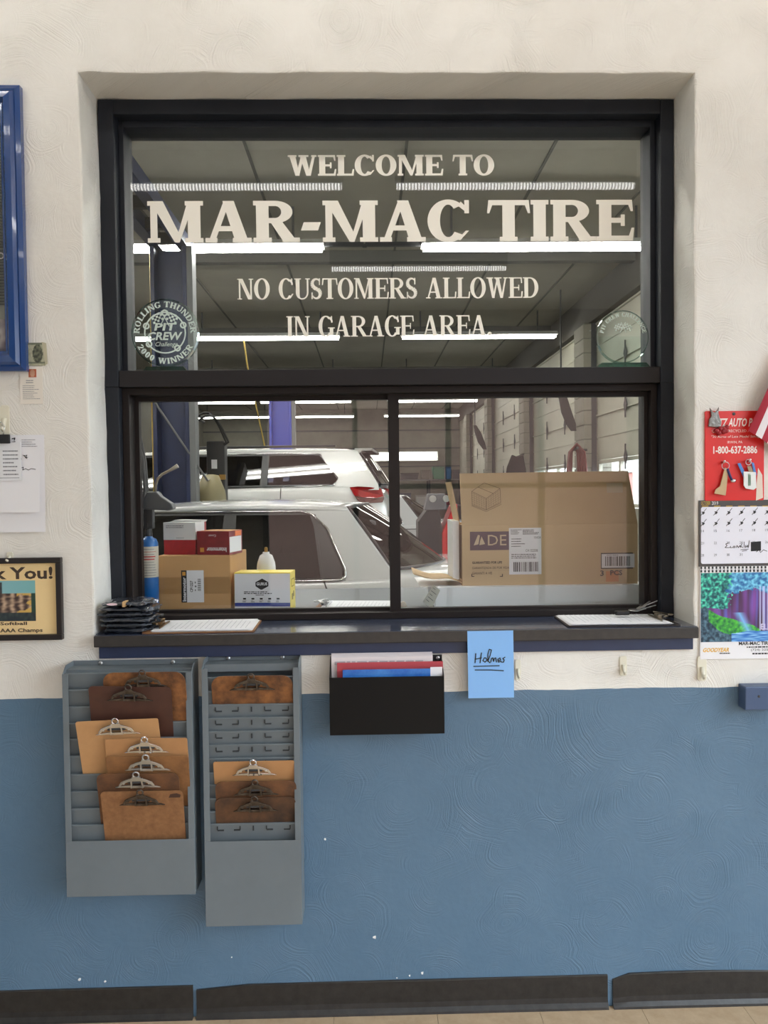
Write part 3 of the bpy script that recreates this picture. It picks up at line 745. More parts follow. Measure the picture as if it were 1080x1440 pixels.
for r_i, Y in enumerate(LROWS):
    for c_i, (x0, x1) in enumerate(((-5.4, -2.96), (-2.84, -0.40), (0.56, 3.0))):
        garage_light(x0, x1, Y, 3.93, '%s in the %s row from the service window' % (['fluorescent strip light by the far side wall', 'bright fluorescent strip light over the parked cars', 'bright fluorescent strip light beside the overhead doors'][c_i], names[r_i]))
t = thing('wall_light', (0.0, GY1 - 0.1, 2.55), 'long bright tube light low on the far block wall', 'wall light')
x0, x1 = W(452, 642, GY1 - 0.1).x, W(616, 642, GY1 - 0.1).x; zc = W(540, 642, GY1 - 0.1).z
MB().box(x0, x1, GY1 - 0.1, GY1 - 0.0005, zc - 0.16, zc + 0.16).build('housing', FIXT, t)
MB().box(x0 + 0.04, x1 - 0.04, GY1 - 0.115, GY1 - 0.1, zc - 0.13, zc + 0.13).build('diffuser', M('wall_light_glow', (255, 255, 255), 0.4, emit=(1.0, 0.97, 0.88, 8.0)), t)
# office ceiling strips of LED dots
def led_mat(lo, hi):
    m = bpy.data.materials.new('led_strip'); m.use_nodes = True; nt = m.node_tree; b = nt.nodes['Principled BSDF']
    geo = nt.nodes.new('ShaderNodeNewGeometry'); sp = nt.nodes.new('ShaderNodeSeparateXYZ'); nt.links.new(geo.outputs['Position'], sp.inputs[0])
    mu = nt.nodes.new('ShaderNodeMath'); mu.operation = 'MULTIPLY'; mu.inputs[1].default_value = 2 * math.pi / 0.016; nt.links.new(sp.outputs['X'], mu.inputs[0])
    sn = nt.nodes.new('ShaderNodeMath'); sn.operation = 'SINE'; nt.links.new(mu.outputs[0], sn.inputs[0])
    mp = nt.nodes.new('ShaderNodeMapRange'); mp.inputs['From Min'].default_value = -1; mp.inputs['To Min'].default_value = lo; mp.inputs['To Max'].default_value = hi
    nt.links.new(sn.outputs[0], mp.inputs['Value']); nt.links.new(mp.outputs[0], b.inputs['Emission Strength'])
    b.inputs['Emission Color'].default_value = (1.0, 0.975, 0.94, 1); return m
LED = led_mat(1.0, 14.0); LED2 = led_mat(10.0, 27.0)
def office_light(x0, x1, Y, Z, label):
    t = thing('ceiling_light', ((x0 + x1) / 2, Y, Z), label, 'ceiling light', 'strip lights on the office ceiling')
    MB().box(x0, x1, Y - 0.016, Y + 0.016, Z + 0.016, OFF_Z).build('housing', M('grey_housing', (120, 120, 118), 0.5), t, bevel=0.004)
    for s in (0.0,):
        MB().cyl((x0 + 0.01, Y + s, Z), (x1 - 0.01, Y + s, Z), 0.016, n=12).build('tube', LED2 if Y > -1 else LED, t)
LZ = 3.07
office_light(-1.30, -0.10, -1.19, LZ, 'LED strip light on the office ceiling on the dollar bill side')
office_light(0.155, 1.37, -1.19, LZ, 'LED strip light on the office ceiling on the calendar side')
for k_, lb_ in enumerate(('over the blue frame', 'over the service window', 'over the calendar')):  # row added out of sight to brighten the top of the wall
    office_light(-2.05 + 1.45 * k_, -0.75 + 1.45 * k_, -0.56, 3.16, 'LED strip light close to the plaster wall ' + lb_)
office_light(-0.24, 0.98, -2.62, LZ, 'single LED strip light further back on the office ceiling')

# ------------------------------------------------------------------ outside: ground and buildings seen through the glazing
tag(MB().box(-60, 60, -60, 90, -0.3, -0.125).build('ground', M('asphalt', (105, 105, 105), 0.9)), 'grey asphalt outside', 'ground', kind='structure')
def building(name, x0, x1, y0, y1, h, rgb, label, face):
    t = thing(name, ((x0 + x1) / 2, (y0 + y1) / 2, -0.125), label, 'building')
    m = M(name + '_' + str(rgb[0]), rgb, 0.9, var=(2.0, tuple(int(v * 0.85) for v in rgb), 1.0))
    MB().box(x0, x1, y0, y1, -0.125, h).build('walls', m, t)
    MB().box(x0 - 0.1, x1 + 0.1, y0 - 0.1, y1 + 0.1, h, h + 0.25).build('parapet', M('parapet', (190, 186, 178), 0.9), t)
    gm = M('far_pane', (70, 78, 86), 0.15)
    if face == 'x':
        y = y0 + 0.8
        while y + 1 < y1:
            for z in (0.9, 3.9):
                if z + 1.6 < h:
                    f = MB().box(x0 - 0.06, x0, y - 0.08, y + 1.08, z - 0.08, z + 1.58).build('window', M('far_frame', (225, 222, 215), 0.7), t)
                    MB().box(x0 - 0.07, x0 - 0.06, y, y + 1.0, z, z + 1.5).build('pane', gm, f)
            y += 2.6
    elif face in ('y', 'ny'):
        x = x0 + (0.3 if x1 - x0 < 3 else 0.8)
        while x + 1 < x1:
            for z in (0.9, 3.9):
                if z + 1.6 < h:
                    ya, yb, yc_ = (y1, y1 + 0.06, y1 + 0.07) if face == 'y' else (y0 - 0.06, y0, y0 - 0.07)
                    f = MB().box(x - 0.08, x + 1.08, ya, yb, z - 0.08, z + 1.58).build('window', M('far_frame', (225, 222, 215), 0.7), t)
                    MB().box(x, x + 1.0, min(yc_, yb, ya), min(max(yc_, ya), max(yc_, yb)), z, z + 1.5).build('pane', gm, f)
            x += 2.6
building('brick_building', 9.6, 11.2, 30, 33, 2.2, (206, 138, 128), 'narrow red brick building outside the overhead doors', None)
building('pale_building', 3.9, 34, 37, 44, 3.6, (222, 214, 204), 'long pale building outside beyond the red brick one', 'ny')
building('storefront_building', -16, 16, -16, -10.5, 3.5, (148, 115, 103), 'pink brick building across from the storefront window', None)

# ------------------------------------------------------------------ vehicles
def car_paint(name, rgb): return M(name, rgb, 0.22, coat=0.6, spec=0.5)
def vehicle(name, label, cat, P):
    """built round its own origin, rear towards +x; P holds stations, side outline data and details"""
    t = thing(name, (0, 0, 0), label, cat)
    paint = P['paint']
    # lower body
    mb = MB(); vs = []; st = P['stations']; m = 0
    for (x, w, zt) in st:
        half = [(0.80 * w, P['zlow']), (0.965 * w, P['zlow'] + 0.10), (w, zt * 0.55), (0.995 * w, zt - 0.14), (0.975 * w, zt - 0.045), (0.93 * w, zt - 0.008), (0.84 * w, zt + 0.006), (0.4 * w, zt + 0.02)]
        ring = [(x, -y, z) for y, z in half] + [(x, y, z) for y, z in half[::-1]]
        m = len(ring); vs += ring
    n = len(st)
    fs = [(i * m + k, (i + 1) * m + k, (i + 1) * m + (k + 1) % m, i * m + (k + 1) % m) for i in range(n - 1) for k in range(m)]
    fs += [list(range(m)), [(n - 1) * m + k for k in range(m - 1, -1, -1)]]
    mb.add(vs, fs).build('body', paint, t, smooth=True, subsurf=2)
    zb_, yb_, zr_, yr_ = P['side']
    def side_y(z): return yb_ + (yr_ - yb_) * (z - zb_) / (zr_ - zb_)
    def mapper(sgn, off): return lambda x, y, z: (x, sgn * (side_y(z) + off - y), z)
    for nm, mat, off, th, polys in (('pillar', paint, 0.0, 0.05, P['pillars']), ('window_surround', BLACKP, 0.003, 0.03, P['black'])):
        for poly in polys:
            for sgn in (-1, 1):
                MB().prism(poly, 0.0, th, mapper(sgn, off)).build(nm, mat, t, bevel=0.004)
    for poly in P['glass']:
        for sgn in (-1, 1):
            MB().prism(poly, 0.0, 0.006, mapper(sgn, 0.001)).build('side_window', CARGLASS, t)
    for pts, r in P['trim']:
        for sgn in (-1, 1):
            MB().tube([(x, sgn * (side_y(z) + 0.006), z) for x, z in pts], r, 6).build('chrome_trim', CHROME, t, smooth=True)
    # roof
    x0, x1, ze, zc_, yw = P['roof']
    def roof(u, v):
        x = x0 + (x1 - x0) * u; s = 2 * v - 1
        edge = 1 - 0.35 * (abs(2 * u - 1) ** 3)
        return (x + (0.06 * (1 - s * s) * (1 if u > 0.5 else -1) * abs(2 * u - 1)), s * yw, ze + (zc_ - ze) * (1 - abs(s) ** 2.6) * edge + 0.02 * (1 - (2 * u - 1) ** 2))
    g = MB().grid(roof, 16, 14).build('roof', paint, t, smooth=True)
    so = g.modifiers.new('thick', 'SOLIDIFY'); so.thickness = 0.03; so.offset = -1
    # rear glass and windscreen
    for nm, key, sg in (('rear_window', 'rear', 1), ('windscreen', 'front', -1)):
        xt, zt, yt, bt, xb_, zb2, yb2, bb = P[key]
        def gl(u, v, xt=xt, zt=zt, yt=yt, bt=bt, xb_=xb_, zb2=zb2, yb2=yb2, bb=bb, sg=sg):
            s = 2 * u - 1; k = 1 - s * s
            return (xb_ + (xt - xb_) * v + sg * k * (bb + (bt - bb) * v), s * (yb2 + (yt - yb2) * v), zb2 + (zt - zb2) * v + 0.015 * k * v + 0.05 * math.sin(math.pi * v) * 0.4)
        MB().grid(gl, 20, 10).build(nm, CARGLASS, t, smooth=True)
        edge = [gl(i / 20, 0) for i in range(21)] + [gl(1, j / 10) for j in range(1, 11)] + [gl(1 - i / 20, 1) for i in range(1, 21)] + [gl(0, 1 - j / 10) for j in range(1, 10)]
        MB().tube(edge, 0.013, 6, closed=True).build('window_seal', BLACKP, t, smooth=True)
    # cabin
    a, b_, zf, zt2 = P['cabin']
    cab = MB().box(a, b_, -yb_ + 0.09, yb_ - 0.09, zf, zf + 0.05).build('cabin_floor', M('dark_cabin', (34, 34, 36), 0.8), t)
    for x in P['seats']:
        for sgn in (-1, 1):
            MB().prism([(x, zf), (x + 0.16, zf), (x + 0.24, zt2 - 0.18), (x + 0.14, zt2 - 0.16)], sgn * 0.38 - 0.24, sgn * 0.38 + 0.24).box(x + 0.14, x + 0.24, sgn * 0.38 - 0.13, sgn * 0.38 + 0.13, zt2 - 0.17, zt2 - 0.02).build('seat', M('grey_seat_cloth', (60, 60, 62), 0.9), t, bevel=0.03)
    for nm, mat, boxes in P['boxes']:
        for bx in boxes:
            for sgn in ((-1, 1) if bx[2] < 0 else (1,)):
                y0, y1 = sorted((sgn * bx[2], sgn * bx[3]))
                MB().box(bx[0], bx[1], y0, y1, bx[4], bx[5]).build(nm, mat, t, bevel=0.006)
    for x in P['axles']:
        for sgn in (-1, 1):
            r = P['wheel_r']; y = sgn * (P['track'])
            wh = MB().lathe([(r * 0.62, -0.10), (r * 0.96, -0.10), (r, -0.06), (r, 0.06), (r * 0.96, 0.10), (r * 0.62, 0.10)], (x, y, r), 28, 'y').build('wheel', DARK, t, smooth=False)
            MB().lathe([(0.02, -0.11), (r * 0.55, -0.105), (r * 0.62, -0.10), (r * 0.62, 0.10), (r * 0.55, 0.105), (0.02, 0.11)], (x, y, r), 20, 'y').build('hubcap', STEEL, wh)
    for pts in P['seams']:
        MB().tube(pts, 0.006, 5).build('panel_seam', BLACKP, t)
    return t
SEDAN = dict(
    paint=car_paint('silver_white_paint', (206, 208, 208)), zlow=0.2,
    stations=[(-3.46, 0.66, 0.60), (-3.40, 0.78, 0.68), (-3.0, 0.86, 0.80), (-2.3, 0.885, 0.90), (-1.5, 0.89, 0.935), (-0.7, 0.89, 0.95), (0.0, 0.888, 0.965), (0.45, 0.875, 0.99), (0.85, 0.85, 0.99), (1.12, 0.80, 0.96), (1.22, 0.74, 0.86), (1.26, 0.68, 0.7)],
    side=(0.95, 0.835, 1.42, 0.64),
    pillars=[[(-0.43, 1.435), (-0.33, 1.37), (-0.235, 1.29), (-0.10, 1.02), (-0.09, 0.93), (0.24, 0.95), (0.215, 1.02), (-0.105, 1.44)],
             [(-1.62, 1.40), (-0.40, 1.40), (-0.40, 1.44), (-1.55, 1.44)], [(-1.62, 1.43), (-1.52, 1.43), (-2.14, 0.93), (-2.26, 0.93)]],
    black=[[(-0.37, 1.40), (-0.33, 1.375), (-0.245, 1.29), (-0.11, 1.02), (-0.115, 0.955), (-0.24, 0.95), (-0.285, 1.2)], [(-0.98, 1.40), (-0.89, 1.40), (-0.87, 0.95), (-0.99, 0.95)],
           [(-1.55, 1.385), (-0.37, 1.385), (-0.37, 1.405), (-1.57, 1.405)], [(-0.345, 1.39), (-0.32, 1.39), (-0.235, 0.955), (-0.262, 0.955)]],
    glass=[[(-0.89, 1.39), (-0.345, 1.39), (-0.26, 0.955), (-0.87, 0.95)], [(-1.54, 1.39), (-0.98, 1.39), (-0.99, 0.95), (-2.1, 0.95)]],
    trim=[([(-1.55, 1.41), (-0.9, 1.412), (-0.42, 1.41), (-0.34, 1.385), (-0.23, 1.29), (-0.16, 1.15), (-0.095, 1.02), (-0.088, 0.965), (-0.12, 0.945), (-0.3, 0.94), (-1.2, 0.938), (-2.1, 0.935)], 0.009)],
    roof=(-1.62, -0.10, 1.425, 1.475, 0.645), rear=(-0.10, 1.435, 0.60, 0.07, 0.22, 1.005, 0.72, 0.36), front=(-1.60, 1.43, 0.60, 0.08, -2.18, 0.94, 0.76, 0.22),
    cabin=(-2.1, 0.2, 0.955, 1.36), seats=[-1.05, -0.15],
    boxes=[('door_handle', BLACKP, [(-0.49, -0.30, -0.905, -0.875, 0.80, 0.828), (-1.45, -1.26, -0.905, -0.875, 0.80, 0.828)]), ('tail_light', M('red_lens', (150, 16, 18), 0.15, coat=0.5), [(1.16, 1.262, -0.72, -0.40, 0.70, 0.85)]),
           ('side_moulding', M('grey_moulding', (150, 152, 153), 0.4), [(-2.9, 1.0, -0.897, -0.878, 0.555, 0.60)]), ('bumper', M('bumper_paint', (198, 200, 200), 0.3), [(1.16, 1.32, -0.72, 0.72, 0.42, 0.60)])],
    axles=[-2.62, 0.12], wheel_r=0.31, track=0.80,
    seams=[[(-0.24, -0.842, 0.945), (-0.20, -0.885, 0.86), (-0.18, -0.895, 0.70), (-0.22, -0.897, 0.5)], [(-0.93, -0.842, 0.945), (-0.93, -0.893, 0.8), (-0.93, -0.895, 0.4)], [(-2.8, -0.886, 0.86), (-0.2, -0.892, 0.88), (1.0, -0.85, 0.885)]])
sedan = vehicle('sedan', 'white sedan with chrome window trim parked just past the cartons', 'car', SEDAN)
sedan.location = (0.02, 3.80, 0); sedan.rotation_euler = (0, 0, R(-6))
sedan2 = copy_tree(sedan)
sedan2['label'] = 'white car parked far back behind the gauge machine'
sedan2.location = (0.75, 11.9, 0); sedan2.rotation_euler = (0, 0, R(-4))
SUV = dict(
    paint=car_paint('white_suv_paint', (214, 215, 212)), zlow=0.3,
    stations=[(-4.36, 0.80, 0.80), (-4.28, 0.90, 1.02), (-4.1, 0.93, 1.08), (-3.2, 0.95, 1.17), (-2.4, 0.96, 1.22), (-1.2, 0.965, 1.26), (-0.4, 0.96, 1.275), (0.0, 0.95, 1.27), (0.20, 0.90, 1.22), (0.28, 0.84, 1.0), (0.30, 0.80, 0.75)],
    side=(1.26, 0.90, 1.68, 0.71),
    pillars=[[(-0.55, 1.69), (-0.08, 1.69), (0.19, 1.27), (0.2, 1.2), (-0.42, 1.2), (-0.36, 1.27), (-0.30, 1.33), (-0.50, 1.60)], [(-2.85, 1.645), (-0.5, 1.645), (-0.5, 1.69), (-2.8, 1.69)], [(-2.88, 1.68), (-2.76, 1.68), (-3.45, 1.17), (-3.6, 1.15)]],
    black=[[(-1.25, 1.65), (-1.16, 1.65), (-1.16, 1.25), (-1.25, 1.25)], [(-2.15, 1.65), (-2.04, 1.65), (-2.04, 1.24), (-2.15, 1.24)], [(-2.78, 1.632), (-0.53, 1.632), (-0.52, 1.65), (-2.8, 1.65)], [(-3.3, 1.235), (-0.42, 1.255), (-0.4, 1.28), (-3.3, 1.255)]],
    glass=[[(-1.16, 1.64), (-0.52, 1.63), (-0.31, 1.34), (-0.36, 1.27), (-1.16, 1.26)], [(-2.04, 1.64), (-1.25, 1.64), (-1.25, 1.26), (-2.04, 1.25)], [(-2.78, 1.64), (-2.15, 1.64), (-2.15, 1.25), (-3.32, 1.23)]],
    trim=[([(-2.8, 1.655), (-1.2, 1.662), (-0.55, 1.65), (-0.30, 1.35), (-0.34, 1.26), (-1.2, 1.245)], 0.007)],
    roof=(-2.9, -0.05, 1.685, 1.735, 0.715), rear=(-0.06, 1.68, 0.64, 0.05, 0.21, 1.27, 0.74, 0.08), front=(-2.84, 1.67, 0.66, 0.08, -3.5, 1.18, 0.80, 0.18),
    cabin=(-3.3, 0.1, 1.24, 1.60), seats=[-2.35, -1.3],
    boxes=[
           ('roof_rail', BLACKP, [(-2.6, -0.35, -0.66, -0.62, 1.735, 1.765)]), ('spoiler', M('spoiler_paint', (206, 207, 205), 0.3), [(-0.12, 0.10, -0.62, 0.62, 1.685, 1.72)]), ('bumper', M('dark_bumper', (60, 60, 62), 0.5), [(0.18, 0.36, -0.8, 0.8, 0.5, 0.72)])],
    axles=[-3.5, -0.72], wheel_r=0.38, track=0.84,
    seams=[[(-0.98, -0.96, 1.23), (-1.0, -0.967, 0.9), (-1.15, -0.967, 0.6)], [(-2.1, -0.96, 1.22), (-2.1, -0.965, 0.6)]])
suv = vehicle('suv', 'white sport utility vehicle raised on the blue lift behind the sedan', 'car', SUV)
def suv_w(x):
    st = SUV['stations']
    for (xa, wa, _), (xb, wb, _) in zip(st[:-1], st[1:]):
        if xa <= x <= xb: return wa + (wb - wa) * (x - xa) / (xb - xa)
    return st[-1][1]
for sgn in (-1, 1):
    for nm, mt, poly in (('tail_light', M('red_lens', (150, 16, 18), 0.15, coat=0.5), [(-0.15, 1.235), (-0.05, 1.245), (0.10, 1.235), (0.225, 1.215), (0.255, 1.12), (0.15, 1.105), (0.0, 1.115), (-0.09, 1.13)]),
                         ('reflector', M('smoked_lens', (110, 74, 70), 0.15, coat=0.5), [(-0.09, 1.13), (0.0, 1.115), (0.15, 1.105), (0.255, 1.12), (0.24, 1.05), (0.05, 1.04), (-0.04, 1.06)])):
        MB().prism(poly, -0.012, 0.10, lambda x, y, z, sgn=sgn: (x, sgn * (suv_w(x) - y), z)).build(nm, mt, suv, bevel=0.006)
suv.location = (0.02, 7.9, 0.36); suv.rotation_euler = (0, 0, R(-5))

# ------------------------------------------------------------------ two-post lifts
LIFTB = M('navy_lift_paint', (40, 52, 92), 0.4, var=(3, (34, 42, 70), 1.0))
BLUEB = M('bright_blue_lift_paint', (48, 70, 190), 0.4)
def lift_column(x, y, h, mat, label, arm_z, s, beam_to=None):
    t = thing('lift_column', (x, y, 0), label, 'car lift')
    MB().box(x - 0.30, x + 0.30, y - 0.25, y + 0.25, 0, 0.02).build('base_plate', mat, t)
    MB().box(x - 0.17, x + 0.17, y + s * 0.06 - 0.02, y + s * 0.06 + 0.02, 0.02, h).box(x - 0.17, x - 0.13, y - 0.10, y + 0.08, 0.02, h).box(x + 0.13, x + 0.17, y - 0.10, y + 0.08, 0.02, h).build('post', mat, t, bevel=0.006)
    MB().box(x - 0.12, x + 0.12, y - 0.09, y + 0.03, arm_z, arm_z + 0.7).build('carriage', M('dark_carriage', (30, 36, 58), 0.5), t)
    MB().box(x + 0.172, x + 0.225, y - 0.1, y + 0.06, 0.02, h).build('cable_cover', M('grey_cable_cover', (120, 122, 124), 0.5), t)
    if arm_z > 0.2:
        d = -1 if s > 0 else 1
        for dx in (-0.55, 0.55):
            MB().cyl((x, y + 0.02, arm_z + 0.06), (x + dx, y + d * 0.55, arm_z + 0.06), 0.05, n=8).build('swing_arm', mat, t)
    return t
CX = -1.84
ca = lift_column(CX, 5.15, 3.86, LIFTB, 'navy lift column standing between the white sedan and the raised white vehicle', 0.08, 1)
lift_column(CX, 2.2, 3.86, LIFTB, 'navy lift column standing beside the sedan close to the service window wall', 0.08, -1)
bm = thing('lift_beam', (CX, 3.7, 3.8), 'pair of navy overhead lift beams joining the two columns', 'car lift')
for dx in (-0.13, 0.13):
    MB().box(CX + dx - 0.05, CX + dx + 0.05, 2.05, 5.3, 3.86, 3.98).build('beam', LIFTB, bm)
for z in (2.9, 3.3, 3.7, 4.1, 4.6, 5.0): MB().box(CX - 0.09, CX + 0.09, z, z + 0.05, 3.87, 3.97).build('cross_tie', GDARK, bm)
lift_column(-2.15, 6.35, 3.0, LIFTB, 'navy lift column on the near side of the raised white vehicle', 0.28, -1)
lift_column(W(395, 590, 9.6).x, 9.6, 3.3, BLUEB, 'bright blue lift column on the far side of the raised white vehicle', 0.28, 1)

# ------------------------------------------------------------------ other garage things
YEL = M('yellow_hose', (186, 156, 72), 0.6)
def hang_cord(pts, Y, r, label):
    P_ = [W(px, py, Y) for px, py in pts]; P_[0].z = 3.97
    out = []
    for a, b_ in zip(P_[:-1], P_[1:]): out += [a.lerp(b_, i / 4) for i in range(4)]
    out.append(P_[-1])
    return tag(MB().tube(out, r, 6).build('yellow_cord', YEL, smooth=True), label, 'cord')
hang_cord([(211, 340), (213, 470), (214, 580), (217, 700), (217, 860)], 5.33, 0.009, 'yellow cord hanging straight down from the strip light beside the navy lift column')
hang_cord([(342, 478), (348, 515), (358, 560), (369, 612), (385, 690)], 9.8, 0.012, 'yellow cord slanting down behind the roof of the raised vehicle')
# gauge machine
gx0_, gx1_ = W(588, 720, 5.2).x, W(640, 720, 5.2).x
t = thing('recovery_machine', ((gx0_ + gx1_) / 2, 5.3, 0), 'black and red refrigerant machine with two round gauges behind the sedan boot', 'machine')
gz = W(610, 697, 5.2).z; gw = gx1_ - gx0_
MB().prism([(gx0_, 0.1), (gx1_ - 0.12, 0.1), (gx1_ - 0.12, gz - 0.36), (gx1_ - 0.16, gz - 0.1), (gx0_ + 0.1, gz - 0.12), (gx0_, gz - 0.25)], 5.2, 5.55).build('cabinet', M('machine_black', (32, 33, 36), 0.5), t, bevel=0.01)
MB().prism([(gx1_ - 0.13, 0.1), (gx1_ + 0.02, 0.1), (gx1_ + 0.02, gz - 0.08), (gx1_ - 0.02, gz - 0.1), (gx1_ - 0.13, gz - 0.36)], 5.18, 5.57).build('red_side', M('machine_red', (206, 42, 44), 0.4), t, bevel=0.01)
hd = MB().prism([(gx0_ + 0.06, gz - 0.14), (gx1_ - 0.08, gz - 0.14), (gx1_ - 0.10, gz + 0.02), (gx0_ + 0.10, gz + 0.02)], 5.17, 5.4).build('gauge_head', M('machine_grey', (96, 98, 102), 0.5), t, bevel=0.01)
for gx_ in (gx0_ + 0.14, gx0_ + 0.27):
    MB().lathe([(0.034, 0.0), (0.034, -0.02), (0.027, -0.022)], (gx_, 5.17, gz - 0.03), 18, 'y').build('gauge', M('gauge_face', (176, 176, 172), 0.4), hd)
for dx in (0.05, gw - 0.1):
    MB().lathe([(0.05, -0.02), (0.05, 0.02)], (gx0_ + dx, 5.35, 0.05), 14, 'x').build('caster', DARK, t)
MB().box(gx0_ + 0.1, gx0_ + 0.1, 5.3, 5.5, 0.05, 0.1).box(gx0_ + 0.02, gx1_ - 0.02, 5.25, 5.5, 0.05, 0.1).build('foot', BLACKP, t)
# hose stand behind the sedan roof
hx = W(303, 640, 5.5).x
t = thing('service_stand', (hx, 5.5, 0), 'black service stand with white tag and tan tank behind the sedan roof', 'machine')
zt_ = W(303, 620, 5.5).z; zr = W(303, 690, 5.5).z
MB().box(hx - 0.16, hx + 0.16, 5.48, 5.72, 0, 0.06).build('foot', BLACKP, t)
MB().box(hx - 0.09, hx + 0.09, 5.5, 5.66, 0.06, zt_).build('post', M('stand_black', (30, 30, 33), 0.5), t, bevel=0.012)
MB().box(hx - 0.04, hx + 0.015, 5.492, 5.5, zr + 0.22, zr + 0.31).build('tag', PAPER, t)
MB().box(hx + 0.04, hx + 0.1, 5.475, 5.5, zr + 0.11, zr + 0.16).build('valve', M('brass', (176, 140, 84), 0.35, metal=1.0), t)
MB().lathe([(0.02, 0.18), (0.08, 0.17), (0.14, 0.02), (0.15, -0.04), (0.15, -0.5), (0.1, -0.52)], (hx - 0.02, 5.34, zr - 0.02), 16).cyl((hx - 0.02, 5.34, zr - 0.55), (hx - 0.02, 5.44, 0.05), 0.03).build('tank', M('tan_tank', (128, 118, 84), 0.5), t, smooth=True)
for k in range(2):
    p0 = W(278 + 3 * k, 585 + 6 * k, 5.5); p1 = W(318 + 4 * k, 622, 5.5)
    pts = [p0 + (p1 - p0) * (i / 8) + Vector((0, -0.02 * k, 0.14 * math.sin(math.pi * i / 8))) for i in range(9)]
    MB().tube([p0 + Vector((0, 0.2, 0))] + pts + [Vector((hx + 0.05 + 0.02 * k, 5.52, zt_ - 0.05))], 0.012, 6).build('hose', DARK, t, smooth=True)
MB().tube([W(216, 563, 4.8), W(292, 676, 5.2), Vector((hx - 0.02, 5.34, zr + 0.12))], 0.010, 6).build('wand', M('dull_rod', (150, 150, 150), 0.4, metal=0.8), t)
# drooping cables at the left of the pane
t = thing('cable_bundle', tuple(W(195, 690, 2.6)), 'two looping dark cables hanging behind the torch burner', 'cable')
for k in range(2):
    pts = [W(px, py, 2.6 + 0.03 * k) for px, py in ((186 + 3 * k, 560), (192 + 4 * k, 610), (201 + 3 * k, 650), (204 + 3 * k, 690), (196 + 3 * k, 740), (192, 800))]
    pts = [pts[0] + Vector((0, 0, 1.9))] + pts + [Vector((pts[-1].x, pts[-1].y, 0.0))]
    MB().tube(pts, 0.011, 6).build('cable', M('grey_cable', (70, 70, 72), 0.5), t, smooth=True)
# hoses, belts and straps on the door pilasters
yc = PIL[1] - 0.34; hx0 = W(808, 640, yc).x
t = thing('hose_coil', (hx0, yc, 1.0), 'dark red hoses looped over a peg on the door pilaster', 'hose')
for k in range(5):
    a, yk = 0.055 + 0.022 * k, yc - 0.03 * k; lo = 1.25 - 0.06 * ((k * 3) % 5)
    MB().tube([(hx0 - a * 1.1, yk, lo), (hx0 - a, yk, 1.7), (hx0 - a * 0.75, yk, 2.06), (hx0, yk, 2.14 + 0.01 * k), (hx0 + a * 0.75, yk, 2.06), (hx0 + a, yk, 1.7), (hx0 + a * 1.2, yk, lo - 0.05), (hx0, yk, lo - 0.2)], 0.017, 7, closed=True).build('hose', M('dark_red_hose', (104, 46, 42), 0.5), t, smooth=True)
MB().cyl((hx0, yc + 0.05, 2.1), (hx0, yc - 0.16, 2.12), 0.016).cyl((hx0, yc + 0.03, 2.1), (GX1 - 0.06, PIL[1] - 0.252, 2.1), 0.016).build('peg', GDARK, t)
t = thing('wiper_strip', tuple(W(800, 600, 8.6)), 'long dark rubber strip hanging from the ceiling near the red hoses', 'rubber strip')
def strip(t, pts, Y):
    P_ = [W(px, py, Y) for px, py, _ in pts]; ws = [w for *_, w in pts]
    l = [(p.x - w, p.z) for p, w in zip(P_, ws)] + [(p.x + w, p.z) for p, w in list(zip(P_, ws))[::-1]]
    MB().prism(l, Y, Y + 0.02).build('strip', DARK, t)
    MB().cyl((P_[0].x, Y + 0.01, P_[0].z - 0.03), (P_[0].x, Y + 0.01, GZ), 0.012, n=6).build('hanger', GDARK, t)
strip(t, [(789, 520, 0.03), (792, 560, 0.06), (797, 580, 0.075), (803, 596, 0.07), (807, 606, 0.035)], 8.6)
t = thing('wiper_strip', tuple(W(675, 620, 15.5)), 'short dark rubber strip hanging further down the row of doors', 'rubber strip')
strip(t, [(668, 598, 0.03), (672, 608, 0.07), (677, 622, 0.08), (682, 632, 0.04)], 15.5)
t = thing('hanging_apron', tuple(W(725, 665, 12.7)), 'black work apron hanging from a hook on the door pilaster', 'apron')
p = W(726, 650, 12.7)
MB().prism([(p.x - 0.30, p.z - 0.9), (p.x + 0.30, p.z - 0.95), (p.x + 0.2, p.z - 0.2), (p.x + 0.14, p.z + 0.14), (p.x + 0.03, p.z + 0.10), (p.x - 0.08, p.z + 0.15), (p.x - 0.18, p.z - 0.1)], 12.7, 12.76).build('cloth', M('black_cloth', (26, 26, 28), 0.9, bump=(9, 0.8)), t, bevel=0.015)
MB().cyl((p.x, 12.76, p.z + 0.1), (GX1 - 0.1, 12.92, p.z + 0.16), 0.015).build('hook', GDARK, t)
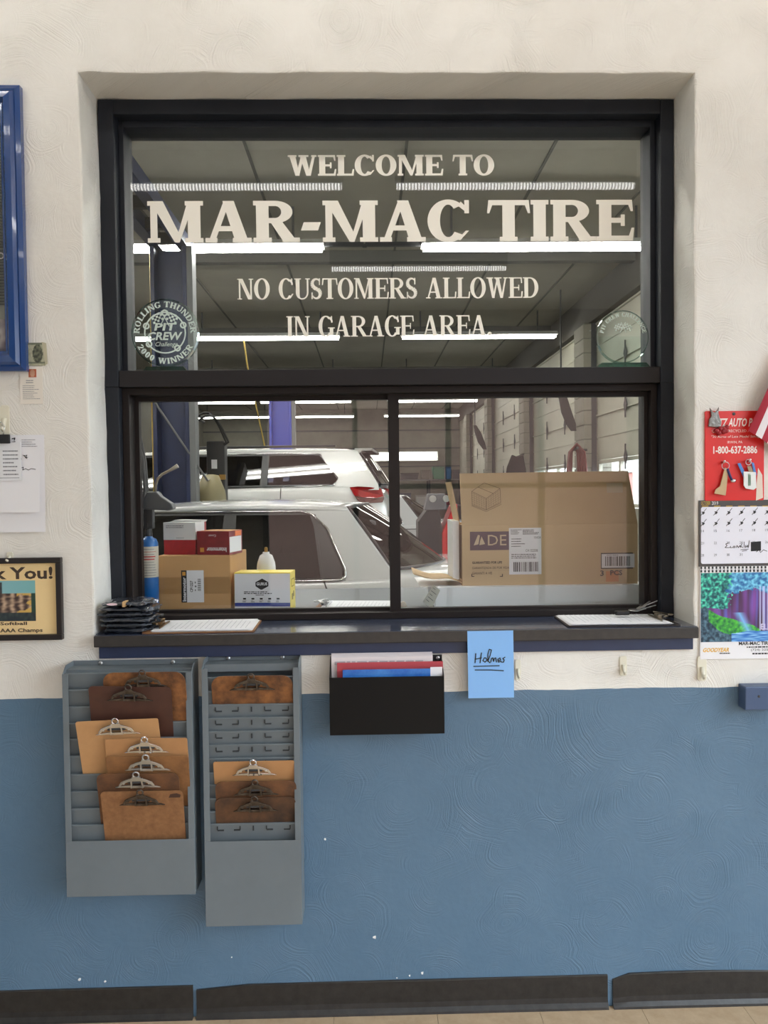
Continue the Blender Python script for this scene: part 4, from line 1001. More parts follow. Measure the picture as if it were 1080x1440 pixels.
# shelving with bins at the far wall
bx0, bx1 = W(553, 700, 23.2).x, W(650, 700, 23.2).x
t = thing('shelving_unit', ((bx0 + bx1) / 2, 23.2, 0), 'grey steel shelving unit against the far block wall', 'shelf')
SZ = W(600, 674, 23.0).z
for z in (0.3, 1.05, SZ): MB().box(bx0, bx1, 22.8, 23.7, z - 0.04, z).build('shelf_board', M('bench_steel', (96, 98, 98), 0.5), t)
for x in (bx0, (bx0 + bx1) / 2, bx1 - 0.06):
    for y in (22.8, 23.64): MB().box(x, x + 0.06, y, y + 0.06, 0, SZ - 0.04).build('post', GDARK, t)
for i, (px, wpx, hpx, zs_, rgb, lab) in enumerate(((617, 17, 18, SZ, (28, 112, 84), 'green plastic tote on the top shelf by the far wall'), (631, 7, 17, SZ, (84, 116, 160), 'blue plastic jug on the top shelf by the far wall'), (641, 10, 13, SZ, (38, 44, 56), 'dark navy bin on the top shelf by the far wall'), (576, 26, 9, SZ, (46, 46, 50), 'charcoal tool tray on the top shelf by the far wall'), (599, 12, 13, SZ, (104, 98, 88), 'taupe cardboard box on the top shelf by the far wall'), (568, 20, 18, 1.05, (70, 72, 80), 'slate grey bin on the middle shelf by the far wall'), (596, 24, 14, 1.05, (150, 146, 138), 'pale grey box on the middle shelf by the far wall'), (630, 16, 15, 1.05, (120, 40, 52), 'maroon bin on the middle shelf by the far wall'))):
    x = W(px, 690, 23.0).x; w_, h_ = wpx * 25.3 / F_PX, hpx * 25.3 / F_PX; yy = 22.9
    t = thing('storage_bin', (x, yy + 0.2, zs_), lab, 'bin', 'bins on the far shelving')
    MB().prism([(x - w_ * 0.45, zs_), (x + w_ * 0.45, zs_), (x + w_ * 0.49, zs_ + h_ - 0.04), (x - w_ * 0.49, zs_ + h_ - 0.04)], yy, yy + 0.4).build('body', M('bin_%d' % i, rgb, 0.5), t, bevel=0.02)
    MB().box(x - w_ * 0.5, x + w_ * 0.5, yy - 0.01, yy + 0.41, zs_ + h_ - 0.04, zs_ + h_).build('lid', M('bin_lid_%d' % i, tuple(int(v * 0.8) for v in rgb), 0.5), t)
# strut between the two near strip lights
t = thing('strut_channel', (0.0, 5.41, 4.0), 'perforated steel strut hung from the ceiling between two strip lights', 'strut')
sx = W(512, 300, 5.41).x
MB().box(-0.40, 0.56, 5.39, 5.43, 3.96, 4.0).build('channel', GDARK, t)
MB().box(sx - 0.022, sx + 0.022, 5.36, 5.39, 3.94, GZ - 0.13).build('hanger', GDARK, t)
hm = MB()
for k in range(6): hm.box(sx - 0.008, sx + 0.008, 5.358, 5.36, 3.97 + 0.045 * k, 3.99 + 0.045 * k)
hm.build('perforations', M('hole_grey', (120, 118, 110), 0.7), t)

# ------------------------------------------------------------------ ledge on the garage side with cartons
LY0, LY1 = 0.292, 0.95
ZL = Z_COUNTER + 0.002
lx0_, lx1_ = -1.1, 1.25
t = thing('inside_ledge', (0, 0.6, ZL), 'dark steel ledge behind the sliding window carrying the cartons', 'shelf')
MB().box(lx0_, lx1_, WT + 0.002, LY1, ZL - 0.03, ZL).build('shelf_board', M('ledge_steel', (72, 74, 78), 0.45), t)
for x in (-0.9, 0.1, 1.05):
    MB().prism([(WT + 0.002, ZL - 0.03), (LY1 - 0.1, ZL - 0.03), (WT + 0.002, ZL - 0.35)], x, x + 0.03, lambda a, b, c: (b, a, c)).build('bracket', GDARK, t)
KRAFT = M('kraft_cardboard', (204, 160, 110), 0.8, var=(3, (194, 150, 100), 1.0), bump=(30, 0.15))
KRAFT2 = M('faded_kraft', (206, 180, 142), 0.8, var=(2.5, (196, 168, 128), 1.0), bump=(20, 0.25))
TAPE = thin_glass('clear_tape', (0.97, 0.95, 0.91), 1.35, 0.2, 0.02)

def carton(name, label, px0, px1, py0, py1, Yf, depth, z0, mat, rz=0.0, cat='box', top=None, bevel=0.003):
    """closed carton: front face spans the pixels at depth Yf, stands at z0; local origin bottom front centre"""
    x0, x1 = W(px0, (py0 + py1) / 2, Yf).x, W(px1, (py0 + py1) / 2, Yf).x
    zt = W((px0 + px1) / 2, py0, Yf).z
    w = x1 - x0; h = zt - z0
    t = thing(name, ((x0 + x1) / 2, Yf, z0), label, cat, rot=(0, 0, rz))
    body = MB().box(-w / 2, w / 2, 0, depth, 0, h).build('carton_body', mat, t, bevel=bevel, local=True)
    return t, w, h
EPS = -0.0008
# big kraft carton
t, w, h = carton('parts_carton', 'brown cardboard carton with a tall white part label behind the sliding window', 222, 325, 781, 868, 0.36, 0.26, ZL, KRAFT, R(-3))
MB().box(-w / 2 - 0.001, w / 2 + 0.001, -0.0006, 0.0, h * 0.33, h * 0.62).build('tape', TAPE, t, local=True)
lb0, lb1, lz0, lz1 = -w * 0.02, w * 0.16 + 0.03, h * 0.18, h * 0.74
lab = MB(); rect(lab, -w * 0.18, w * 0.13, h * 0.18, h * 0.74, EPS * 1.2); lab = lab.build('label', PAPER, t, local=True)
s_ = MB(); rect(s_, -w * 0.18, -w * 0.105, h * 0.18, h * 0.74, EPS * 1.6); s_.build('print', INK, lab, local=True)
s_ = put_text(MB(), 'Intermotor', -w * 0.165, -w * 0.115, h * 0.2, h * 0.62, EPS * 2, turn=1, bold=0.028); s_.build('print', PAPER, lab, local=True)
s_ = MB(); rect(s_, -w * 0.165, -w * 0.12, h * 0.65, h * 0.715, EPS * 2); s_.build('print', M('amber_print', (210, 150, 60), 0.6), lab, local=True)
s_ = put_text(MB(), 'CP1227', -w * 0.06, -w * 0.02, h * 0.36, h * 0.56, EPS * 1.6, turn=1, bold=0.028)
bars(s_, w * 0.005, w * 0.03, h * 0.36, h * 0.56, 3, EPS * 1.6)
for k in range(12): rect(s_, w * 0.045, w * 0.09, h * (0.38 + 0.018 * k), h * (0.38 + 0.018 * k + (0.006, 0.011)[k % 2]), EPS * 1.6)
s_.build('print', INK, lab, local=True)
Z1 = ZL + h
# white and red box on the carton
RED = M('carton_red', (176, 30, 40), 0.4, var=(26, (150, 22, 34), 2.0))
t, w, h = carton('parts_box', 'white topped red box standing on the brown carton', 229, 276, 735, 783, 0.40, 0.1, Z1, RED, R(-10), bevel=0.001)
MB().box(-w / 2 - 0.0007, w / 2 + 0.0007, -0.0007, 0.08, h * 0.46, h + 0.0007).build('white_panel', M('box_white', (222, 222, 222), 0.45), t, local=True)
s_ = bars(MB(), -w * 0.42, w * 0.42, h * 0.82, h * 0.93, 2, -0.0012, seed=4); bars(s_, -w * 0.1, w * 0.3, h * 0.5, h * 0.54, 1, -0.0012); s_.build('print', GREYINK, t, local=True)
MB().prism([(-w / 2, h), (w / 2, h), (w / 2 + 0.004, h + 0.006), (-w / 2 + 0.02, h + 0.008)], 0.05, 0.1).build('lid_flap', M('box_white', (222, 222, 222), 0.45), t, local=True)
# red box with upside-down name
t, w, h = carton('parts_box', 'low red box with an upside-down maker name on the brown carton', 275, 324, 747, 782, 0.37, 0.11, Z1, M('deep_red', (138, 26, 36), 0.4, var=(30, (118, 20, 30), 2.0)), R(-14), bevel=0.001)
s_ = put_text(MB(), 'Intermotor', -w * 0.2, w * 0.42, h * 0.13, h * 0.32, EPS, turn=2, bold=0.028); put_text(s_, 'Cover', -w * 0.14, w * 0.1, h * 0.76, h * 0.86, EPS, turn=2); s_.build('print', PAPER, t, local=True)
s_ = MB(); rect(s_, -w * 0.40, -w * 0.28, h * 0.12, h * 0.3, EPS); s_.build('print', M('amber_print', (210, 150, 60), 0.6), t, local=True)
MB().box(w / 2, w / 2 + 0.0009, 0.004, 0.10, h * 0.1, h * 0.75).build('end_label', PAPER, t, local=True)
MB().box(w / 2, w / 2 + 0.001, 0.05, 0.10, h * 0.77, h * 0.98).build('end_sticker', M('orange_sticker', (232, 120, 54), 0.5), t, local=True)
MB().box(-w / 2 + 0.01, w / 2 - 0.004, 0.01, 0.1, h, h + 0.001).build('kraft_top', KRAFT, t, local=True)
# yellow and white box
t, w, h = carton('supply_box', 'white and yellow carton with blue stripe and dark hexagon badge', 329, 409, 805, 868, 0.335, 0.09, ZL, M('carton_yellow', (236, 214, 84), 0.45), R(-5), bevel=0.001)
s_ = MB(); rect(s_, -w / 2 + 0.001, w / 2 - 0.001, 0.0, h - 0.004, EPS * 0.8); s_.build('white_face', M('carton_white', (226, 227, 232), 0.4), t, local=True)
s_ = MB(); rect(s_, -w / 2 + 0.001, w / 2 - 0.001, h * 0.16, h * 0.25, EPS * 1.3); s_.build('blue_stripe', M('carton_blue', (38, 62, 150), 0.4), t, local=True)
s_ = MB().flat([(-w * 0.12, h * 0.66), (-w * 0.03, h * 0.575), (w * 0.06 - 0.012, h * 0.575), (w * 0.11, h * 0.66), (w * 0.11, h * 0.76), (w * 0.0, h * 0.85), (-w * 0.12, h * 0.76)], EPS * 1.3); s_.build('badge', INK, t, local=True)
s_ = put_text(MB(), 'GURUS', -w * 0.10, w * 0.09, h * 0.68, h * 0.755, EPS * 1.8, bold=0.028); s_.build('print', PAPER, t, local=True)
s_ = bars(MB(), -w * 0.33, w * 0.33, h * 0.46, h * 0.54, 2, EPS * 1.3, 0.5, 8); bars(s_, -w * 0.12, w * 0.12, h * 0.42, h * 0.46, 1, EPS * 1.3)
for k in range(5):
    x = -w * 0.32 + k * w * 0.15; rect(s_, x - 0.005, x + 0.005, h * 0.33, h * 0.37, EPS * 1.3); bars(s_, x - 0.007, x + 0.007, h * 0.26, h * 0.31, 2, EPS * 1.3, 0.5, k)
s_.build('print', INK, t, local=True)
s_ = MB()
for k, (a1, b1, c1, d1) in enumerate(((0.02, 0.07, 0.62, 0.64), (0.02, 0.07, 0.8, 0.82), (0.02, 0.023, 0.62, 0.82), (0.067, 0.07, 0.62, 0.82), (0.025, 0.045, 0.3, 0.45), (0.05, 0.065, 0.36, 0.5))):
    s_.box(w / 2, w / 2 + 0.0008, a1, b1, h * c1, h * d1)
s_.build('side_print', M('olive_print', (150, 132, 40), 0.6), t, local=True)
# aerosol
c = W(374.5, 800, 0.47)
t = thing('aerosol_can', (c.x, 0.47, ZL), 'white aerosol can with brass nozzle behind the yellow box', 'spray can')
zt = W(374, 773, 0.47).z
MB().lathe([(0.031, 0), (0.033, 0.003), (0.033, zt - ZL - 0.06), (0.031, zt - ZL - 0.045), (0.022, zt - ZL - 0.02), (0.012, zt - ZL - 0.014), (0.012, zt - ZL - 0.008)], (c.x, 0.47, ZL), 24).build('can', M('can_white', (226, 227, 228), 0.3, coat=0.3), t, smooth=True)
MB().lathe([(0.006, 0), (0.006, 0.014), (0.004, 0.018)], (c.x, 0.47, zt - 0.009), 12).build('nozzle', M('brass', (176, 140, 84), 0.35, metal=1.0), t)
# propane torch
c = W(210, 800, 0.34)
t = thing('propane_torch', (c.x, 0.34, ZL), 'blue propane cylinder with a torch burner head beside the brown carton', 'torch')
zt = W(210, 756, 0.34).z; hh = zt - ZL; rr_ = 0.030
MB().lathe([(rr_ - 0.004, 0), (rr_, 0.004), (rr_, hh - 0.018), (rr_ - 0.006, hh - 0.005), (0.014, hh), (0.012, hh + 0.006)], (c.x, 0.34, ZL), 28).build('cylinder', M('propane_blue', (30, 104, 176), 0.35, coat=0.3), t, smooth=True)
lbz0, lbz1 = W(210, 811, 0.34).z - ZL, W(210, 768, 0.34).z - ZL
lb = MB().lathe([(rr_ + 0.0004, lbz0), (rr_ + 0.0006, lbz0 + 0.001), (rr_ + 0.0006, lbz1 - 0.001), (rr_ + 0.0004, lbz1)], (c.x, 0.34, ZL), 28).build('label', M('torch_label', (206, 200, 186), 0.5), t, smooth=True)
s_ = MB(); rg = random.Random(5)
for k in range(11):
    z = lbz0 + (lbz1 - lbz0) * (0.06 + 0.085 * k); a0, a1 = math.pi * (1.2 + 0.1 * rg.random()), math.pi * (1.75 + 0.1 * rg.random())
    s_.cur = 0 if k in (6, 7, 9) else 1
    s_.grid(lambda u, v, z=z, a0=a0, a1=a1: (c.x + (rr_ + 0.0012) * math.cos(a0 + (a1 - a0) * u), 0.34 + (rr_ + 0.0012) * math.sin(a0 + (a1 - a0) * u), ZL + z + v * (0.004 if k in (6, 7) else 0.0016)), 8, 1)
s_.build('print', [M('red_print', (190, 70, 66), 0.6), GREYINK], lb)
tz = lambda py: W(215, py, 0.34).z
MB().lathe([(0.012, 0), (0.013, 0.01), (0.011, 0.03), (0.016, 0.034), (0.016, 0.05)], (c.x, 0.34, zt), 16).box(c.x - 0.012, c.x + 0.018, 0.325, 0.355, zt + 0.03, tz(716)).build('valve_neck', M('torch_black', (36, 36, 40), 0.45), t, bevel=0.002)
P_ = lambda pts: [(W(px, py, 0.34).x, W(px, py, 0.34).z) for px, py in pts]
MB().prism(P_([(203, 716), (203, 704), (209, 692), (222, 691), (228, 698), (243, 708), (246, 715), (238, 718)]), 0.318, 0.362).build('torch_body', M('torch_grey', (78, 80, 84), 0.45), t, bevel=0.004)
bt = [W(px, py, 0.34) for px, py in ((218, 694), (219, 682), (222, 673), (228, 667), (238, 662), (250, 655))]
MB().tube(bt, [0.0045] * 5 + [0.0075], 10).build('burner_tube', M('burner_metal', (150, 142, 130), 0.35, metal=1.0), t, smooth=True)
# right: flat white box, long brown carton
WHITEBOX = M('white_box', (236, 237, 238), 0.5)
t, w, h = carton('flat_box', 'flat white box under the long brown carton', 612, 905, 824, 868, 0.38, 0.30, ZL, WHITEBOX, R(0.5), bevel=0.002)
MB().box(-w / 2 - 0.05, w / 2 + 0.01, 0.02, 0.31, h, h + 0.0012).build('lid', WHITEBOX, t, local=True)
ZB = ZL + h + 0.0015
Yc = 0.40
x0, x1 = W(650, 780, Yc).x, W(897, 780, Yc).x; zl1 = W(770, 737, Yc).z; zl2 = W(770, 664, Yc).z
w = x1 - x0; h = zl1 - ZB; xm = (x0 + x1) / 2
t = thing('long_carton', (xm, Yc, ZB), 'long open brown carton with purple logo and raised front flap', 'box')
mb = MB().box(x0, x1, Yc, Yc + 0.005, ZB, zl1).box(x0, x1, Yc + 0.225, Yc + 0.23, ZB, zl1).box(x1 - 0.005, x1, Yc + 0.005, Yc + 0.225, ZB, zl1).box(x0, x0 + 0.005, Yc + 0.005, Yc + 0.225, ZB + 0.02, zl1).box(x0, x1, Yc + 0.005, Yc + 0.225, ZB, ZB + 0.004)
body = mb.build('carton_body', KRAFT2, t, bevel=0.0015)
hf = zl2 - zl1
MB().grid(lambda u, v: (x0 + (x1 - x0) * (u * (1 - 0.025 * v)) , Yc + 0.002 + 0.05 * v + 0.006 * math.sin(u * 9) * v, zl1 + hf * v * (1 + 0.015 * u)), 16, 6).build('raised_flap', KRAFT2, t).modifiers.new('thick', 'SOLIDIFY').thickness = 0.005
MB().grid(lambda u, v: (x0 - 0.002 - 0.03 * v, Yc + 0.03 + 0.17 * u, zl1 + 0.15 * v), 4, 3).build('side_flap', KRAFT2, t).modifiers.new('thick', 'SOLIDIFY').thickness = 0.004
MB().grid(lambda u, v: (x0 - 0.165 * v - 0.0, Yc + 0.01 + 0.18 * u, ZB + 0.012 + 0.028 * v + 0.006 * math.sin(v * 7) + 0.004 * math.sin(u * 5 + v * 3)), 6, 8).build('torn_flap', KRAFT2, t).modifiers.new('thick', 'SOLIDIFY').thickness = 0.004
MB().box(x0 - 0.03, x0 - 0.008, Yc + 0.02, Yc + 0.20, ZB + 0.02, W(640, 733, Yc).z).build('white_insert', WHITEBOX, t, bevel=0.001)
pb = lambda px, py: (W(px, py, Yc).x, W(px, py, Yc).z)
yp = Yc - 0.0008
def pr(px0, px1, py0, py1): a = pb(px0, py1); b = pb(px1, py0); return a[0], b[0], a[1], b[1]
s_ = MB(); rect(s_, *pr(661, 730, 747, 774), yp); s_.build('logo_plate', M('aubergine_print', (84, 66, 78), 0.6), t, label='dark purple logo plate')
s_ = put_text(MB(), 'DE', *pr(686, 712, 752, 767), yp - 0.0005); a = pb(666, 767); b = pb(682, 752); wq = b[0] - a[0]; hq = b[1] - a[1]
s_.flat([(a[0], a[1]), (a[0] + wq * 0.42, a[1] + hq * 0.1), (a[0] + wq * 0.55, a[1] + hq * 0.95), (a[0] + wq * 0.38, a[1] + hq)], yp - 0.0005).flat([(a[0] + wq * 0.5, a[1] + hq * 0.02), (a[0] + wq, a[1] + hq * 0.12), (a[0] + wq * 0.7, a[1] + hq * 0.85), (a[0] + wq * 0.56, a[1] + hq * 0.4)], yp - 0.0005)
s_.build('print', M('tan_print', (196, 176, 148), 0.7), t)
s_ = put_text(MB(), 'GUARANTEED FOR LIFE', *pr(664, 706, 789, 793), yp, bold=0.028); put_text(s_, 'GARANTIZADA DE POR VIDA', *pr(664, 716, 796.5, 800.5), yp); put_text(s_, 'GARANTI A VIE', *pr(664, 692, 804, 808), yp)
rect(s_, *pr(664, 716, 794.2, 794.9), yp); rect(s_, *pr(664, 716, 801.8, 802.4), yp); rect(s_, *pr(663, 664, 807, 811), yp); rect(s_, *pr(663, 667, 810, 811), yp); rect(s_, *pr(706, 707, 807, 811), yp); rect(s_, *pr(703, 707, 810, 811), yp)
put_text(s_, '3', *pr(844, 849, 802, 810), yp, bold=0.028); put_text(s_, 'PCS', *pr(858, 875, 801.5, 809), yp, bold=0.028); rect(s_, *pr(845, 890, 777, 800), yp)
s_.build('print', INK, t)
s_ = MB(); rect(s_, *pr(716, 761, 742, 808), yp - 0.0004); lb = s_.build('shipping_label', PAPER, t)
s_ = bars(MB(), *pr(718, 734, 744, 752), 4, yp - 0.0009, 0.4, 2); bars(s_, *pr(735, 759, 744, 752), 4, yp - 0.0009, 0.5, 3); bars(s_, *pr(719, 740, 756, 770), 4, yp - 0.0009, 0.3, 4); bars(s_, *pr(719, 757, 778, 786), 3, yp - 0.0009, 0.4, 6)
put_text(s_, '15424', *pr(751, 760, 754, 757.5), yp - 0.0009); put_text(s_, 'CH: 022508', *pr(739, 756, 772, 776), yp - 0.0009); barcode(s_, *pr(722, 757, 790, 804), yp - 0.0009, 5, 26)
s_.build('print', INK, lb)
s_ = MB(); rect(s_, *pr(846, 892, 778.5, 798.5), yp - 0.0006); lb = s_.build('barcode_label', PAPER, t)
s_ = barcode(MB(), *pr(851, 887, 782, 796), yp - 0.001, 9, 22); bars(s_, *pr(853, 880, 779.5, 781.5), 1, yp - 0.001); s_.build('print', INK, lb)
s_ = MB(); rect(s_, *pr(852, 870, 803, 818), yp + 0.0004); s_.build('orange_patch', M('orange_patch', (208, 140, 92), 0.8), t)
# line drawing of a carton, printed on the raised flap
def onflap(px, py):
    p = W(px, py, Yc + 0.03); v = (p.z - zl1) / hf
    return p.x, p.z
def flapline(mb, pts, wd):
    pts = [onflap(*q_) for q_ in pts]
    for (a0, b0), (a1, b1) in zip(pts[:-1], pts[1:]):
        d = Vector((a1 - a0, b1 - b0)); d.normalize(); n = Vector((-d.y, d.x)) * wd / 2
        fy = lambda z: Yc + 0.002 + 0.05 * (z - zl1) / hf - 0.010
        mb.add([(a0 - n.x, fy(b0), b0 - n.y), (a1 - n.x, fy(b1), b1 - n.y), (a1 + n.x, fy(b1), b1 + n.y), (a0 + n.x, fy(b0), b0 + n.y)], [(0, 1, 2, 3)])
s_ = MB()
for L_ in ([(663, 691), (681, 679), (703, 687), (683, 701), (663, 691)], [(663, 691), (663, 710), (682, 717), (703, 707), (703, 687)], [(683, 701), (682, 717)], [(672, 685), (693, 694)], [(662, 711), (682, 719), (704, 709)]): flapline(s_, L_, 0.0012)
for k in range(6): flapline(s_, [(663 + k * 3.3, 692 + k * 1.6), (663 + k * 3.3, 709 + k * 1.3)], 0.0006); flapline(s_, [(683 + k * 3.3, 701 - k * 2.3), (683 + k * 3.3, 716 - k * 1.5)], 0.0006)
for k in range(6): flapline(s_, [(663, 693 + k * 3), (683, 703 + k * 2.6)], 0.0006); flapline(s_, [(683, 703 + k * 2.6), (703, 689 + k * 3.2)], 0.0006)
s_.build('carton_drawing', M('brown_line_print', (96, 78, 58), 0.8), t)
s_ = MB(); q_ = pr(857, 880, 679, 693); s_.add([(q_[0], Yc + 0.028, q_[2]), (q_[1], Yc + 0.028, q_[2]), (q_[1], Yc + 0.034, q_[3]), (q_[0], Yc + 0.034, q_[3])], [(0, 1, 2, 3)]); s_.build('faded_sticker', M('faded_sticker', (196, 180, 152), 0.7), t)
a, b = pb(878, 727), pb(893, 699)
tag(MB().prism([(a[0], a[1]), (b[0], a[1]), (b[0], b[1]), (a[0], b[1])], Yc + 0.24, Yc + 0.26).box(a[0] + 0.01, b[0] - 0.01, Yc + 0.245, Yc + 0.255, ZL, a[1]).build('black_case', BLACKP, bevel=0.003), 'small upright black plastic case behind the end of the long carton', 'case')
# loose shipping tag, small knob, inside clipboard
tg = thing('shipping_tag', tuple(W(606, 857, 0.35)), 'creased grey shipping slip leaning on the flat white box', 'paper slip')
P2 = [W(px, py, 0.355) for px, py in ((595, 846), (609, 822), (619, 830), (607, 856))]
mb = MB().add(P2 + [p + Vector((0, 0.002, 0)) for p in P2], [(0, 1, 2, 3)[::-1], (4, 5, 6, 7), (0, 1, 5, 4), (1, 2, 6, 5), (2, 3, 7, 6), (3, 0, 4, 7)]); mb.build('slip', M('grey_slip', (176, 172, 156), 0.75), tg)
s_ = MB()
for k in range(5):
    a = P2[1].lerp(P2[0], 0.12 + 0.17 * k); b = P2[2].lerp(P2[3], 0.12 + 0.17 * k); a, b = a.lerp(b, 0.15), a.lerp(b, 0.5 + 0.3 * (k % 2)); d = (P2[0] - P2[1]).normalized() * 0.0016; o_ = Vector((0, -0.0006, 0))
    s_.quad(a + o_, b + o_, b + d + o_, a + d + o_)
s_.build('print', INK, tg)
c = W(567, 851, 0.36)
tag(MB().lathe([(0.004, 0), (0.010, 0.002), (0.012, 0.012), (0.009, 0.024), (0.004, 0.028)], (c.x, 0.36, ZL), 14).build('rubber_stopper', M('tan_rubber', (170, 156, 136), 0.6), smooth=True), 'small tan rubber stopper beside the sliding sash', 'stopper')

# ------------------------------------------------------------------ clipboards
def rounded(x0, x1, z0, z1, r, n=5):
    pts = []
    for cx_, cz_, a0 in ((x1 - r, z0 + r, -90), (x1 - r, z1 - r, 0), (x0 + r, z1 - r, 90), (x0 + r, z0 + r, 180)):
        for k in range(n + 1):
            a = math.radians(a0 + 90 * k / n); pts.append((cx_ + r * math.cos(a), cz_ + r * math.sin(a)))
    return pts
HARD = {
    'mottled': M('mottled_hardboard', (150, 98, 54), 0.6, var=(18, (74, 44, 26), 1.6)),
    'dark': M('dark_hardboard', (66, 40, 34), 0.5, var=(14, (84, 52, 40), 1.0)),
    'light': M('light_hardboard', (196, 150, 102), 0.6, var=(20, (184, 138, 92), 1.0)),
    'tan': M('tan_hardboard', (186, 138, 92), 0.6, var=(20, (174, 126, 82), 1.0)),
    'brown': M('brown_hardboard', (150, 104, 62), 0.65, var=(24, (116, 78, 46), 1.2)),
    'umber': M('umber_hardboard', (124, 82, 50), 0.65, var=(12, (70, 46, 32), 1.5)),
    'sienna': M('sienna_hardboard', (150, 106, 68), 0.7, var=(60, (126, 86, 54), 1.4)),
    'worn': M('worn_hardboard', (104, 70, 44), 0.65, var=(10, (48, 34, 26), 1.6)),
}
def clip_parts(parent, zc_, steel, sc=1.0):
    """spring clip: gripping bar, winged body, spring, hanging loop; zc_ is the bar height on the board"""
    m = lambda x, z: (x * sc, zc_ + z * sc)
    cl = MB().prism([m(*p) for p in ((-0.064, 0), (0.064, 0), (0.052, 0.005), (0.02, 0.008), (-0.02, 0.008), (-0.052, 0.005))], -0.0075, -0.0032)
    for sg in (-1, 1):
        cl.prism([m(sg * a, b) for a, b in ((0.012, 0.036), (0.028, 0.031), (0.043, 0.024), (0.050, 0.013), (0.045, 0.010), (0.040, 0.016), (0.027, 0.023), (0.013, 0.027))], -0.018, -0.014)
        cl.prism([m(sg * a, b) for a, b in ((0.013, 0.004), (0.018, 0.004), (0.017, 0.026), (0.012, 0.030))], -0.017, -0.0032)
    cl.prism([m(*p) for p in ((-0.014, 0.026), (0.014, 0.026), (0.012, 0.040), (-0.012, 0.040))], -0.0175, -0.0135)
    cl.prism([m(*p) for p in ((-0.016, 0.003), (0.016, 0.003), (0.013, 0.011), (-0.013, 0.011))], -0.0145, -0.011)
    cl = cl.build('clip', steel, parent, bevel=0.001, local=True)
    MB().cyl((-0.024 * sc, -0.010, zc_ + 0.021 * sc), (0.024 * sc, -0.010, zc_ + 0.021 * sc), 0.0055, n=10).build('spring', GDARK, cl, local=True)
    MB().torus((0, -0.015, zc_ + 0.046 * sc), 0.0085 * sc, 0.0022, 'y', 16, 6).build('hanging_loop', steel, cl, local=True)
    for s in (-1, 1): MB().lathe([(0.0035, 0), (0.003, -0.0015), (0.001, -0.002)], (s * 0.035 * sc, -0.0172, zc_ + 0.02 * sc), 10, 'y').build('rivet', steel, cl, local=True)
    return cl
CBW, CBH = 0.229, 0.318
def clipboard(label, mat, steel, group, bw=CBW, bh=CBH, corner=0.012, clip_dx=0.0):
    t = thing('clipboard', (0, 0, 0), label, 'clipboard', group)
    MB().prism(rounded(-bw / 2, bw / 2, 0, bh, corner), -0.0032, 0.0).build('board', mat, t, local=True, bevel=0.0006)
    cl = clip_parts(t, bh - 0.042, steel)
    if clip_dx: cl.location.x = clip_dx
    return t

